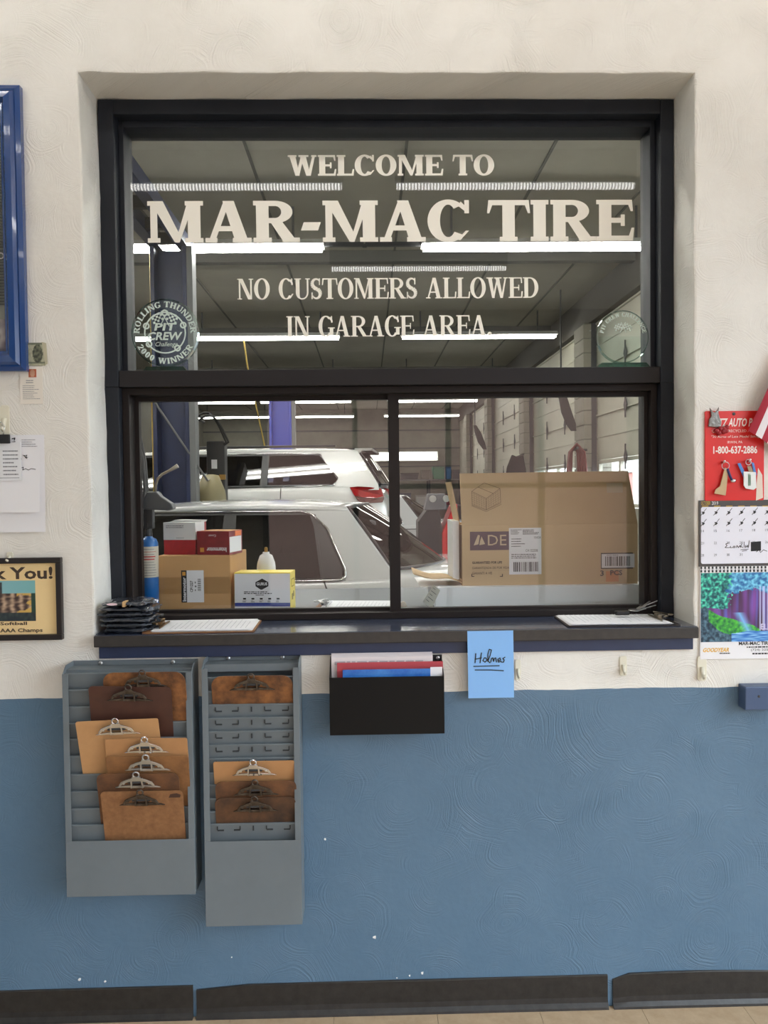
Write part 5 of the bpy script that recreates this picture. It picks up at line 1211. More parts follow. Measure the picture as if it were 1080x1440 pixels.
# ------------------------------------------------------------------ wall racks
RACK = M('grey_enamel', (112, 120, 125), 0.45, spec=0.35, var=(6, (103, 111, 116), 1.0))
SLOT = M('slot_dark', (44, 48, 52), 0.7)
TH = R(13.0)
def rack(label, px0, px1, py_top, py_bot, py_panel, lips, d, slots, nlab):
    x0, x1 = W(px0, (py_top + py_bot) / 2, -d / 2).x, W(px1, (py_top + py_bot) / 2, -d / 2).x
    zt, zb_ = W((px0 + px1) / 2, py_top, -d * 0.5).z, W((px0 + px1) / 2, py_bot, -d).z
    zp = W((px0 + px1) / 2, py_panel, -d).z
    t = thing('clipboard_rack', ((x0 + x1) / 2, 0, zb_), label, 'wall rack', 'wall racks for clipboards')
    th = 0.0015
    MB().box(x0, x1, -0.003, -0.0005, zb_, zt).build('back_panel', RACK, t)
    for s, xa in ((1, x0), (-1, x1)):
        a, b = sorted((xa, xa + s * 0.002)); fa, fb = sorted((xa, xa + s * 0.017))
        MB().prism([(-0.003, zb_), (-d, zb_), (-d, zt - 0.02), (-d + 0.025, zt), (-0.003, zt)], a, b, lambda p, q_, r_: (q_, p, r_)).box(fa, fb, -d - 0.0012, -d, zb_, zt - 0.02).build('side_panel', RACK, t, bevel=0.0006)
    MB().box(x0 + 0.002, x1 - 0.002, -d + 0.028, -0.003, zt - 0.016, zt - 0.014).box(x0 + 0.002, x1 - 0.002, -d + 0.026, -d + 0.028, zt - 0.035, zt - 0.014).build('top_flange', RACK, t)
    MB().box(x0 + 0.0, x1 - 0.0, -d - 0.0022, -d - 0.0012, zb_, zp).box(x0, x1, -d, -0.003, zb_, zb_ + 0.002).build('front_panel', RACK, t, bevel=0.0006)
    for s in (0.22, 0.8):
        MB().lathe([(0.006, 0), (0.006, -0.002), (0.003, -0.004)], (x0 + (x1 - x0) * s, -0.003, zt - 0.008), 12, 'y').build('screw', STEEL, t)
    yl = -d + 0.010; zs = []
    for py in lips:
        z = W((px0 + px1) / 2, py, yl).z; zs.append(z)
        L = min((d - 0.016) / math.tan(TH), z - zb_ - 0.006)
        a, b = (yl, z), (yl + L * math.tan(TH), z - L)
        pl = MB().prism([(a[0], a[1]), (a[0] - 0.003, a[1] - 0.001), (a[0] - 0.003, a[1] - 0.004), (a[0], a[1] - 0.0035), (b[0], b[1]), (b[0] + 0.0012, b[1]), (a[0] + 0.0012, a[1])], x0 + 0.004, x1 - 0.004, lambda p, q_, r_: (q_, p, r_)).build('pocket_plate', RACK, t)
        if slots:
            sm = MB(); w = x1 - x0
            fy = lambda zz: yl + (z - zz) * math.tan(TH) - 0.0014
            for fx, kind in ((0.16, 0), (0.33, 1), (0.5, 2), (0.67, 0), (0.85, 1)):
                xc_ = x0 + w * fx; zz = z - 0.016
                bx_ = lambda ax, bx2, az, bz: sm.box(ax, bx2, fy((az + bz) / 2) - 0.002, fy((az + bz) / 2) + 0.001, az, bz)
                if kind == 2: bx_(xc_ - 0.002, xc_ + 0.002, zz - 0.007, zz + 0.007)
                else:
                    sg = 1 if kind == 0 else -1
                    bx_(xc_ - 0.009, xc_ + 0.009, zz - 0.007, zz - 0.0035); bx_(xc_ - sg * 0.009 - 0.0015, xc_ - sg * 0.009 + 0.0015, zz - 0.0035, zz + 0.007)
            sm.build('label_slots', SLOT, pl)
    return t, x0, x1, zs, yl
LIPL = [945, 968, 992, 1015, 1037, 1061, 1087, 1111, 1135, 1158]
LIPR = [951, 970, 989.5, 1008, 1027, 1046, 1065, 1084, 1102, 1121, 1139, 1157]
rl = rack('wide grey steel wall rack holding seven clipboards', 99, 277, 932, 1259, 1181, LIPL, 0.085, False, 0)
rr = rack('narrow grey steel wall rack holding four clipboards', 291, 424.5, 925, 1301, 1182, LIPR, 0.085, True, 0)
def place_board(t, rk, lip_index, pxl, pxr, pytop, rollpx=0.0, bh=CBH):
    """board stands in the pocket behind its lip and leans out over it"""
    _, x0, x1, zs, yl = rk
    zl, yp_ = zs[lip_index], yl + 0.0062
    Y = yp_
    for _k in range(6):
        p = W((pxl + pxr) / 2, pytop, Y); Y = yp_ - (p.z - zl) * math.tan(TH)
    L = bh * math.cos(TH)
    t.location = (p.x, Y + bh * math.sin(TH), p.z - L); t.rotation_euler = (TH, R(rollpx), 0)
G1 = 'clipboards in the wall racks'
for lab, mt, stl, rk, li, a, b, top, roll, cr in (
    ('stained mottled clipboard hindmost in the wide rack', 'mottled', OLDSTEEL, rl, 3, 143, 261, 945, 0, 0.03),
    ('dark chocolate brown clipboard in the wide rack', 'dark', OLDSTEEL, rl, 4, 121, 236, 965, 1.5, 0.012),
    ('pale clean clipboard directly in front of the dark chocolate one in the wide rack', 'light', CHROME, rl, 6, 110, 227, 1012, -1.5, 0.006),
    ('tan clipboard with a shiny clip just in front of the pale clean one', 'tan', CHROME, rl, 7, 147, 262, 1038, 0.3, 0.006),
    ('brown clipboard with shiny clip fifth from the back of the wide rack', 'brown', STEEL, rl, 8, 148, 263, 1063, 0.5, 0.006),
    ('stained umber clipboard second from the front of the wide rack', 'umber', STEEL, rl, 9, 135, 249, 1087, 0.5, 0.02),
    ('sienna clipboard foremost in the wide rack with a dark smudge in its corner', 'sienna', OLDSTEEL, rl, 9, 142, 258, 1110, 0.2, 0.012),
    ('stained rounded clipboard standing alone high in the narrow rack', 'mottled', OLDSTEEL, rr, 2, 297, 411, 950, 0, 0.03),
    ('pale clean clipboard hindmost of the three low in the narrow rack', 'tan', CHROME, rr, 8, 300, 414, 1070, 0, 0.006),
    ('dark edged worn clipboard in the middle of the three low in the narrow rack', 'umber', OLDSTEEL, rr, 10, 303, 416, 1098, 0, 0.02),
    ('worn blackened clipboard foremost in the narrow rack', 'worn', OLDSTEEL, rr, 11, 303, 415, 1121, 0, 0.02)):
    cb = clipboard(lab, HARD[mt], stl, G1, corner=cr)
    place_board(cb, rk, li, a, b, top, roll)
    if 'foremost in the wide' in lab:
        cb.location.y -= 0.0105
        MB().flat([(0.075, 0.297), (0.107, 0.297), (0.109, 0.306), (0.098, 0.311), (0.08, 0.308)], -0.0036).build('smudge', M('smudge', (70, 46, 34), 0.7), cb, local=True)

# clipboards lying on the counter
def flat_board(label, corners, group, steel, clip_at, mat, zt, papers=3):
    """corners: photo pixels of board near-left, near-right, far-right, far-left on the counter"""
    def on(px, py, z):
        d = _fw + CR * ((px - 540) / F_PX) - CU * ((py - 720) / F_PX); return CAM + d * ((z - CAM.z) / d.z)
    C_ = [on(px, py, zt) for px, py in corners]
    return C_
def counter_clipboard(label, cx_, cy_, rz, z, steel, mat, bw, bh, clip_left, inkseed):
    t = thing('clipboard', (0, 0, 0), label, 'clipboard', 'clipboards lying by the window')
    # local frame: board stands in XZ with the clip at +z; laid flat by rotating it
    MB().prism(rounded(-bw / 2, bw / 2, -bh / 2, bh / 2, 0.012), -0.0032, 0.0).build('board', mat, t, local=True, bevel=0.0006)
    for k in range(3):
        MB().grid(lambda u, v, k=k: (-bw / 2 + 0.006 + 0.002 * k + (bw - 0.012) * u, -0.0036 - 0.0012 * k - 0.003 * (k == 2) * max(0, u - 0.6) , -bh / 2 + 0.006 + 0.003 * k + (bh - 0.035) * v), 6, 4).build('sheet', PAPER, t, local=True)
    s_ = bars(MB(), -bw / 2 + 0.02, bw / 2 - 0.02, -bh / 2 + 0.02, bh / 2 - 0.07, 16, -0.0096, 0.12, inkseed); s_.build('print', M('form_ink', (170, 170, 180), 0.8), t, local=True)
    cl = clip_parts(t, bh / 2 - 0.045, steel); cl.location.y = -0.004
    t.rotation_mode = 'XYZ'
    t.matrix_basis = Matrix.Translation((cx_, cy_, z)) @ Matrix.Rotation(rz, 4, 'Z') @ Matrix.Rotation(R(-90), 4, 'X')
    return t
def on(px, py, z):
    d = _fw + CR * ((px - 540) / F_PX) - CU * ((py - 720) / F_PX); return CAM + d * ((z - CAM.z) / d.z)
ZC = Z_COUNTER + 0.0004
x0, x1 = on(215, 889, ZC).x, on(350, 889, ZC).x
counter_clipboard('brown clipboard with paper forms lying on the counter by the bagged cloths', (on(208, 884, ZC).x + on(358, 880, ZC).x) / 2 + 0.008, 0.083, R(91), ZC, M('brass_clip', (150, 122, 84), 0.35, metal=1.0), HARD['brown'], 0.195, 0.325, True, 3)
counter_clipboard('dark clipboard with paper forms and keys lying on the calendar side of the counter', (on(785, 876, ZC).x + on(946, 872, ZC).x) / 2, 0.083, R(-91), ZC, M('aged_nickel', (150, 140, 122), 0.3, metal=1.0), M('black_board', (40, 32, 30), 0.5), 0.195, 0.335, False, 5)
counter_clipboard('clipboard with printed forms lying on the ledge behind the sliding window', (W(450, 850, 0.45).x + W(560, 850, 0.45).x) / 2, 0.44, R(84), ZL + 0.0004, STEEL, HARD['brown'], 0.2, 0.30, True, 11)
# highlighter mark
c = on(290, 876, ZC + 0.01)
# keys on the right clipboard
c = on(905, 868, ZC + 0.012)
t = thing('key_bunch', (c.x, 0.13, ZC + 0.011), 'bunch of silver keys with black fob lying on the dark clipboard', 'keys')
MB().prism(rounded(c.x - 0.075, c.x - 0.03, 0.105, 0.128, 0.008), ZC + 0.0135, ZC + 0.0255, lambda a, b, cc: (a, cc, b)).build('key_fob', BLACKP, t, bevel=0.002)
MB().torus((c.x - 0.012, 0.125, ZC + 0.026), 0.016, 0.0012, 'z', 18, 5).build('ring', STEEL, t)
for k, (dx, dy, a) in enumerate(((0.0, 0.0, 10), (0.005, 0.012, 35), (0.0, -0.01, -15))):
    mm = Matrix.Translation((c.x + 0.012, 0.125 + dy * 0.5, ZC + 0.029 + 0.004 * k)) @ Matrix.Rotation(R(a), 4, 'Z') @ Matrix.Rotation(R(-12 - 6 * k), 4, 'Y')
    MB().xbox(mm @ Matrix.Translation((0.03, 0, 0)), 0.04, 0.006, 0.002).xbox(mm, 0.022, 0.02, 0.002).build('key', STEEL, t, bevel=0.0006)

# ------------------------------------------------------------------ stack of bagged dark cloths on the counter
def bag_mat():
    m = M('plastic_bag_over_cloth', (34, 37, 44), 0.22, coat=0.9, bump=(38, 1.0), var=(14, (70, 76, 86), 1.4)); return m
BAG = bag_mat()
xa_, xb_ = on(138, 892, ZC).x, on(208, 892, ZC).x
for k in range(6):
    zz = ZC + 0.0155 * k; rg = random.Random(40 + k)
    cxk, cyk = (xa_ + xb_) / 2 + rg.uniform(-0.005, 0.006), 0.062 + rg.uniform(-0.006, 0.004)
    wv, dv, hv = 0.152 + rg.uniform(-0.01, 0.006), 0.135, 0.0148
    if k == 5: wv = 0.125
    words = ['bottom one of', 'second from the bottom of', 'third from the bottom of', 'fourth from the bottom of', 'second from the top of', 'topmost of']
    t = thing('bagged_cloth', (cxk, cyk, zz), 'dark folded cloth in clear plastic bag, %s its counter stack' % words[k], 'bagged cloth', 'stack of bagged dark cloths')
    def sq(u, v, cxk=cxk, cyk=cyk, zz=zz, k=k):
        a = 2 * math.pi * u; b = math.pi * (v - 0.5)
        sg = lambda q_, e: math.copysign(abs(q_) ** e, q_)
        x = sg(math.cos(a), 0.35) * sg(math.cos(b), 0.4); y = sg(math.sin(a), 0.35) * sg(math.cos(b), 0.4); z = sg(math.sin(b), 0.8)
        n_ = mnoise.noise(Vector((x * 2.2 + k * 5, y * 2.2, z + k))) + 0.6 * mnoise.noise(Vector((x * 6 + k, y * 6, z * 2 + k)))
        return (cxk + wv / 2 * x * (1 + 0.16 * n_), cyk + dv / 2 * y * (1 + 0.13 * n_), zz + hv / 2 + hv / 2 * z * (1 + 0.5 * min(0.15, n_)))
    MB().grid(sq, 80, 20).build('cloth', BAG, t, smooth=True)
    fl_ = MB()
    for q_ in range(11):
        a = rg.uniform(-0.5, 0.5) if q_ < 3 else rg.uniform(-1.8, -1.2); px_, py_ = (cxk + wv / 2 * 0.9, cyk + dv * 0.38 * a) if q_ < 3 else (cxk + wv * 0.4 * rg.uniform(-1, 1), cyk - dv / 2 * 0.95)
        L_ = 0.026 if q_ < 3 else 0.013
        dx_, dy_ = (L_, 0.01 * a) if q_ < 3 else (0.004, -L_)
        fl_.add([(px_, py_ - 0.012, zz + 0.004), (px_ + dx_, py_ + dy_ - 0.004, zz + 0.003 + 0.008 * rg.random()), (px_ + dx_ * 0.8, py_ + dy_ + 0.012, zz + 0.008 + 0.006 * rg.random()), (px_, py_ + 0.012, zz + 0.01)], [(0, 1, 2, 3)])
    fl_.build('bag_film', thin_glass('bag_film', (0.70, 0.74, 0.80), 1.6, 0.2, 0.25), t)
    if k == 5:
        s_ = MB()
        n = 16; s_.add([(cxk - 0.03 + 0.016 * math.cos(2 * math.pi * i / n), cyk - dv / 2 * 1.03 - 0.0005, zz + hv * 0.62 + 0.0035 * math.sin(2 * math.pi * i / n)) for i in range(n)], [list(range(n))]); s_.build('logo_patch', M('pink_patch', (222, 196, 206), 0.5), t)
        MB().box(cxk + 0.0, cxk + 0.008, cyk - dv / 2 * 1.05 - 0.002, cyk - dv / 2 + 0.03, zz + 0.001, zz + hv + 0.0015).build('rubber_band', M('tan_band', (196, 160, 112), 0.7), t, bevel=0.001)

# ------------------------------------------------------------------ glass trophies on the transom bar
def ring_text(mb, body, c, rad, h, a_mid, span, y, style, inward=False):
    gl = [glyph(ch, *style[:5]) for ch in body]; gap = style[5]
    tot = sum(g[1] for g in gl) + gap * (len(gl) - 1); x = 0
    k = span / tot
    for ch, (polys, w) in zip(body, gl):
        xm_ = x + w / 2
        a = a_mid + (span / 2 - xm_ * k) * (1 if not inward else -1)
        for p in polys:
            pts = []
            for px_, py_ in p:
                lx = (px_ - w / 2) * k * rad; ly = (py_ - 0.5) * h
                if not inward:
                    e = Vector((math.cos(a), math.sin(a))); tn = Vector((math.sin(a), -math.cos(a)))
                else:
                    e = Vector((-math.cos(a), -math.sin(a))); tn = Vector((-math.sin(a), math.cos(a)))
                q_ = Vector((c[0], c[1])) + Vector((math.cos(a), math.sin(a))) * rad + tn * lx + e * ly
                pts.append((q_.x, q_.y))
            ar = sum(pts[i][0] * pts[(i + 1) % len(pts)][1] - pts[(i + 1) % len(pts)][0] * pts[i][1] for i in range(len(pts)))
            mb.flat(pts if ar > 0 else pts[::-1], y - len(mb.f) * 3e-6)
        x += w + gap
TG = thin_glass('trophy_glass', (0.90, 0.96, 0.94), 1.45, 0.02, 0.02)
EDGE = thin_glass('trophy_edge', (0.45, 0.66, 0.60), 1.6, 0.05, 0.22)
FROST = M('frosted_etching', (196, 212, 206), 0.8)
def trophy(label, px, pyc, rpx, Yt):
    c = W(px, pyc, Yt); rad = rpx * (Yt + 2.25) / F_PX; zb_ = TB1
    t = thing('glass_trophy', (c.x, Yt, zb_), label, 'trophy', 'etched glass trophies on the window bar')
    d = MB(); n = 56; y0, y1 = Yt - 0.007, Yt + 0.007
    ring = [(c.x + rad * math.cos(2 * math.pi * i / n), c.z + rad * math.sin(2 * math.pi * i / n)) for i in range(n)]
    ri = [(c.x + rad * 0.955 * math.cos(2 * math.pi * i / n), c.z + rad * 0.955 * math.sin(2 * math.pi * i / n)) for i in range(n)]
    d.flat(ri, y0); disc = d.build('disc', TG, t)
    e = MB(); e.add([(x, y0, z) for x, z in ri] + [(x, Yt - 0.003, z) for x, z in ring] + [(x, y1, z) for x, z in ring], [(k * n + i, (k + 1) * n + i, (k + 1) * n + (i + 1) % n, k * n + (i + 1) % n) for k in range(2) for i in range(n)])
    e.build('bevelled_edge', EDGE, t)
    return t, c, rad, y0, disc
t, c, rad, y0, disc = trophy('round glass trophy etched ROLLING THUNDER PIT CREW 2000 WINNER', 233, 468.5, 47, 0.175)
zb_ = TB1
MB().prism([(c.x - 0.068, zb_), (c.x + 0.066, zb_), (c.x + 0.056, zb_ + 0.013), (c.x - 0.058, zb_ + 0.013)], 0.158, 0.192).build('base', thin_glass('trophy_base', (0.28, 0.50, 0.44), 1.6, 0.05, 0.12), t)
ST = (0.24, 0.12, 0.05, 0.10, 1.0, 0.12)
s_ = MB(); ye_ = y0 - 0.0006
ring_text(s_, 'ROLLING THUNDER', (c.x, c.z), rad * 0.83, rad * 0.17, R(90), R(182), ye_, ST)
s_.build('etched_lettering', FROST, disc); s_ = MB()
ring_text(s_, '2000 WINNER', (c.x, c.z), rad * 0.83, rad * 0.17, R(-90), R(128), ye_, ST, inward=True)
s_.build('etched_lettering', FROST, disc)
s_ = MB(); n = 40
for i in range(n):
    a0, a1 = 2 * math.pi * i / n, 2 * math.pi * (i + 1) / n; r0, r1 = rad * 0.575, rad * 0.615
    s_.flat([(c.x + r0 * math.cos(a0), c.z + r0 * math.sin(a0)), (c.x + r1 * math.cos(a0), c.z + r1 * math.sin(a0)), (c.x + r1 * math.cos(a1), c.z + r1 * math.sin(a1)), (c.x + r0 * math.cos(a1), c.z + r0 * math.sin(a1))], ye_)
for a in (90, 160, 22, -52, 215):
    bx_, bz_ = c.x + rad * 0.58 * math.cos(R(a)), c.z + rad * 0.58 * math.sin(R(a))
    for i in range(12):
        a0, a1 = 2 * math.pi * i / 12, 2 * math.pi * (i + 1) / 12
        s_.flat([(bx_ + rad * 0.055 * math.cos(a0), bz_ + rad * 0.055 * math.sin(a0)), (bx_ + rad * 0.1 * math.cos(a0), bz_ + rad * 0.1 * math.sin(a0)), (bx_ + rad * 0.1 * math.cos(a1), bz_ + rad * 0.1 * math.sin(a1)), (bx_ + rad * 0.055 * math.cos(a1), bz_ + rad * 0.055 * math.sin(a1))], ye_ - 0.0003)
put_text(s_, 'PIT', c.x - rad * 0.32, c.x + rad * 0.30, c.z + rad * 0.06, c.z + rad * 0.28, ye_ - 0.0003, slant=0.22, bold=0.03)
put_text(s_, 'CREW', c.x - rad * 0.54, c.x + rad * 0.46, c.z - rad * 0.22, c.z + rad * 0.02, ye_ - 0.0003, slant=0.22, bold=0.03)
put_text(s_, 'Challenge', c.x - rad * 0.32, c.x + rad * 0.34, c.z - rad * 0.44, c.z - rad * 0.27, ye_ - 0.0003, slant=0.3)
def flags(mb, cx_, cz_, s, y):
    for sg in (-1, 1):
        for i in range(5):
            for j in range(4):
                if (i + j) % 2: continue
                u, v = i * 0.13, j * 0.13
                P3 = [(u, v), (u + 0.13, v), (u + 0.13, v + 0.13), (u, v + 0.13)]
                pts = [(cx_ + sg * s * (0.06 + a * 0.95 + b * 0.35), cz_ + s * (0.0 + b * 0.95 - a * 0.45 + 0.1)) for a, b in P3]
                mb.flat(pts if sg > 0 else pts[::-1], y)
        stroke2(mb, [(cx_ + sg * s * 0.20, cz_ + s * 0.6), (cx_ - sg * s * 0.28, cz_ - s * 0.32)], s * 0.05, y)
flags(s_, c.x, c.z + rad * 0.34, rad * 0.48, ye_ - 0.0003)
s_.build('etched_emblem', FROST, disc)
t, c, rad, y0, disc = trophy('round glass trophy etched with crossed chequered flags and PIT CREW CHALLENGE', 875, 474, 37, 0.175)
MB().prism([(c.x - 0.083, zb_), (c.x + 0.083, zb_), (c.x + 0.07, zb_ + 0.014), (c.x - 0.07, zb_ + 0.014)], 0.156, 0.194).build('base', thin_glass('trophy_base', (0.28, 0.50, 0.44), 1.6, 0.05, 0.12), t)
bp_ = MB(); rect(bp_, c.x - 0.078, c.x + 0.076, zb_ + 0.013, c.z + rad * 0.05, 0.186); bp_.build('back_plate', TG, t)
s_ = MB(); ye_ = y0 - 0.0006
ring_text(s_, 'PIT CREW CHALLENGE', (c.x, c.z), rad * 0.83, rad * 0.15, R(90), R(160), ye_, ST)
flags(s_, c.x, c.z + rad * 0.28, rad * 0.42, ye_)
s_.build('etched_emblem', FROST, disc)

# ------------------------------------------------------------------ things on the wall
def wr_(px0, px1, py0, py1, Y): # pixel rectangle -> x0,x1,z0,z1 on the plane at Y
    a, b = W(px0, (py0 + py1) / 2, Y), W(px1, (py0 + py1) / 2, Y); m_ = (px0 + px1) / 2
    return a.x, b.x, W(m_, py1, Y).z, W(m_, py0, Y).z
# blue note on the counter edge
yn = -0.0335
x0, x1, z0, z1 = wr_(657.5, 722, 887, 982, yn)
t = thing('paper_note', ((x0 + x1) / 2, yn, z0), 'light blue paper note with handwritten name taped to the counter edge', 'note')
MB().grid(lambda u, v: (x0 + (x1 - x0) * u + 0.002 * (1 - v), yn + 0.012 * max(0, 0.6 - v) ** 2, z0 + (z1 - z0) * v), 4, 10).build('sheet', M('blue_paper', (134, 184, 240), 0.75), t)
s_ = MB(); nx = lambda px, py: (W(px, py, yn).x, W(px, py, yn).z)
yi = yn - 0.0012
for L_ in ([(669, 919), (668, 932)], [(677, 918), (675, 932)], [(668, 927), (677, 925)], [(681, 925), (679, 929), (682, 931), (685, 928), (683, 925), (681, 925)], [(686, 930), (689, 922), (691, 914), (688, 913), (686, 920), (686, 929), (689, 932)], [(690, 931), (691, 926), (693, 925), (694, 930), (695, 926), (697, 925), (698, 931)], [(700, 929), (704, 928), (703, 925), (700, 927), (701, 931), (705, 930)], [(710, 924), (707, 926), (709, 928), (708, 931), (705, 931)], [(666, 937), (702, 936)], [(668, 942), (690, 942), (708, 943)]):
    stroke2(s_, [nx(*q_) for q_ in L_], 0.0028, yi)
s_.build('handwriting', INK, t)
# black wall pocket
d = 0.075
x0, x1, z0, z1 = wr_(463.5, 625, 952, 1033, -d)
xb0, xb1, _, zk = wr_(465, 622, 916, 1030, -0.004)
t = thing('wall_pocket', ((x0 + x1) / 2, 0, z0), 'black plastic wall pocket filled with papers under the counter', 'wall pocket')
MB().box(x0, x1, -d, -d + 0.003, z0, z1).box(x0, x1, -d + 0.003, -0.001, z0, z0 + 0.003).build('front', M('pocket_black', (10, 10, 11), 0.45, spec=0.2), t, bevel=0.001)
MB().box(xb0, xb1, -0.005, -0.001, z0, zk - 0.012).build('back', BLACKP, t, bevel=0.001)
for a, b in ((x0, x0 + 0.003), (x1 - 0.003, x1)):
    MB().prism([(-0.001, z0), (-d + 0.003, z0), (-d + 0.003, z1), (-0.001, zk - 0.014)], a, b, lambda p, q_, r_: (q_, p, r_)).build('side', BLACKP, t)
MB().lathe([(0.006, 0), (0.006, -0.002), (0.003, -0.003)], (xb1 - 0.012, -0.005, zk - 0.022), 12, 'y').build('screw', STEEL, t)
zi = z0 + 0.004
a, b, _, e = wr_(466, 608, 918, 950, -0.02)
tg_ = thing('paper_stack', ((a + b) / 2, -0.02, zi), 'thick stack of white printed forms in the black wall pocket', 'papers')
for k in range(8): MB().box(a + 0.001 * (k % 3), b - 0.002 * (k % 2), -0.016 - 0.0025 * k - 0.0016, -0.016 - 0.0025 * k, zi, e - 0.0012 * k).build('sheet', M('pinkish_paper', (222, 214, 216), 0.75), tg_)
s_ = bars(MB(), a + 0.01, b - 0.02, e - 0.032, e - 0.018, 1, -0.0356, 0.7, 2); s_.build('print', M('pale_ink', (176, 170, 176), 0.8), tg_)
a, b, _, e = wr_(474, 623, 931, 953, -0.045)
MBr = MB().box(a, b, -0.046, -0.043, zi, e).build('red_folder', M('folder_red', (178, 66, 76), 0.6), bevel=0.0008); tag(MBr, 'red paper folder in the black wall pocket', 'folder')
a, b, _, e = wr_(482, 622, 941, 953, -0.06)
t = thing('brochure', ((a + b) / 2, -0.06, zi), 'blue brochure with white edge in the front of the black wall pocket', 'brochure')
MB().box(a, a + (b - a) * 0.88, -0.0605, -0.058, zi, e).build('cover', M('brochure_blue', (26, 92, 180), 0.35, var=(14, (70, 140, 214), 1.5)), t)
MB().box(a + (b - a) * 0.88, b, -0.060, -0.058, zi, e + 0.004).build('inside_page', PAPER, t)
# adhesive hooks
HOOK = M('ivory_hook', (222, 218, 200), 0.4)
def hook(px0, px1, py0, py1, label):
    x0, x1, z0, z1 = wr_(px0, px1, py0, py1, 0); xm_ = (x0 + x1) / 2; w_ = (x1 - x0) / 2
    t = thing('wall_hook', (xm_, 0, z0), label, 'hook', 'adhesive hooks on the wall')
    MB().prism(rounded(x0, x1, z0, z1, w_ * 0.6), -0.004, -0.0003).build('plate', HOOK, t, bevel=0.001)
    pts = [(xm_, -0.004, z0 + (z1 - z0) * 0.55), (xm_, -0.010, z0 + (z1 - z0) * 0.3), (xm_, -0.018, z0 + (z1 - z0) * 0.16), (xm_, -0.026, z0 + (z1 - z0) * 0.26)]
    MB().tube(pts, [w_ * 0.5, w_ * 0.45, w_ * 0.4, w_ * 0.35], 8).build('hook_arm', HOOK, t, smooth=True)
hook(724, 732, 927, 956, 'ivory adhesive hook beside the blue note')
hook(871, 881, 922, 950, 'empty ivory adhesive hook under the counter')
hook(980, 993, 922, 957, 'ivory adhesive hook below the calendar')
hook(10, 19, 776, 790, 'clear adhesive hook above the thank you frame')
hook(1, 14, 570, 612, 'ivory adhesive hook carrying the clipped papers')
# painted junction box
x0, x1, z0, z1 = wr_(1047, 1100, 965, 998, -0.04)
t = thing('junction_box', ((x0 + x1) / 2, 0, z0), 'blue painted electrical box on the wall below the calendar', 'electrical box')
MB().box(x0, x1, -0.045, -0.0005, z0, z1).build('case', M('box_blue_paint', (66, 84, 116), 0.4), t, bevel=0.003)
MB().lathe([(0.004, 0), (0.004, -0.001), (0.002, -0.002)], (x0 + 0.04, -0.045, (z0 + z1) / 2 + 0.006), 10, 'y').build('screw', GDARK, t)

# ---- calendar
yc_ = -0.004
x0, x1, z0, z1 = wr_(983, 1128, 703, 926, yc_)
zm = W(1050, 796, yc_).z
t = thing('wall_calendar', ((x0 + x1) / 2, yc_, z0), 'wall calendar with a month page above a blue and violet waterfall picture', 'calendar')
MB().box(x0, x1, yc_ - 0.001, -0.0005, zm, z1).build('header_page', M('calendar_black', (52, 50, 50), 0.4, var=(6, (84, 78, 74), 1.2)), t)
MB().box(x0 + 0.003, x1, yc_ - 0.001, -0.0005, z0, zm).build('picture_page', M('calendar_white', (232, 232, 236), 0.5), t)
yp = yc_ - 0.0016
cp = lambda px, py: (W(px, py, yc_).x, W(px, py, yc_).z)
a, b = cp(985.5, 793), cp(1072, 712)
mo = MB().prism(rounded(a[0], x1 - 0.012, a[1], b[1], 0.006), yp, yp + 0.0005).build('month_page', M('month_white', (226, 227, 238), 0.5), t)
s_ = put_text(MB(), 'OCTOBER', *[v for v in wr_(986, 999, 705, 710, yp)], yp); s_.build('month_name', M('calendar_gold', (206, 168, 54), 0.5), t)
s_ = put_text(MB(), '2019', *[v for v in wr_(1001, 1010, 705, 710, yp)], yp); s_.build('year', PAPER, t)
s_ = MB()
for k in range(7):
    q_ = wr_(987 + 17 * k, 996 + 17 * k, 711.2, 712.2, yp); rect(s_, *q_, yp - 0.0004)
s_.build('weekday_marks', M('calendar_gold', (206, 168, 54), 0.5), t)
s_ = MB(); yq = yp - 0.0006
for r_ in range(2):
    for k in range(6):
        px_, py_ = 986 + 18 * k, 719 + 15 * r_ - k * 0.3
        stroke2(s_, [cp(px_ - 1, py_ + 6), cp(px_ + 7, py_ - 4)], 0.0015, yq); stroke2(s_, [cp(px_ + 1, py_ + 1), cp(px_ + 4, py_ + 2), cp(px_ + 2, py_ + 4)], 0.003, yq)
s_.build('pen_strokes', INK, mo)
s_ = MB(); dn = 1
for r_ in range(3):
    for k in range(6):
        num = str(14 + r_ * 7 + k)
        if int(num) > 31: continue
        q_ = wr_(986 + 18 * k, 990 + 18 * k, 745 + 17 * r_ - k * 0.3, 748.5 + 17 * r_ - k * 0.3, yq); put_text(s_, num, *q_, yq)
s_.build('dates', GREYINK, mo)
s_ = MB()
for L_ in ([(1024, 763), (1020, 765), (1022, 767), (1019, 770), (1025, 770)], [(1027, 768), (1026, 770), (1029, 770)], [(1031, 768), (1030, 770), (1033, 770), (1033, 768), (1031, 768)], [(1035, 770), (1036, 767), (1038, 770), (1040, 767), (1041, 770)], [(1043, 764), (1041, 768), (1044, 770)], [(1046, 762), (1046, 770)], [(1048, 767), (1048, 770), (1051, 767), (1051, 770)], [(1053, 760), (1052, 770)], [(1041, 773), (1052, 772)], [(1043, 775), (1050, 774)], [(1063, 776), (1067, 773), (1069, 777), (1073, 773), (1078, 775)]):
    stroke2(s_, [cp(*q_) for q_ in L_], 0.0016, yq)
for k in range(8): stroke2(s_, [cp(1056, 763 + k * 1.6), cp(1069, 762 + k * 1.6)], 0.004, yq)
s_.build('handwriting', INK, mo)
s_ = MB()
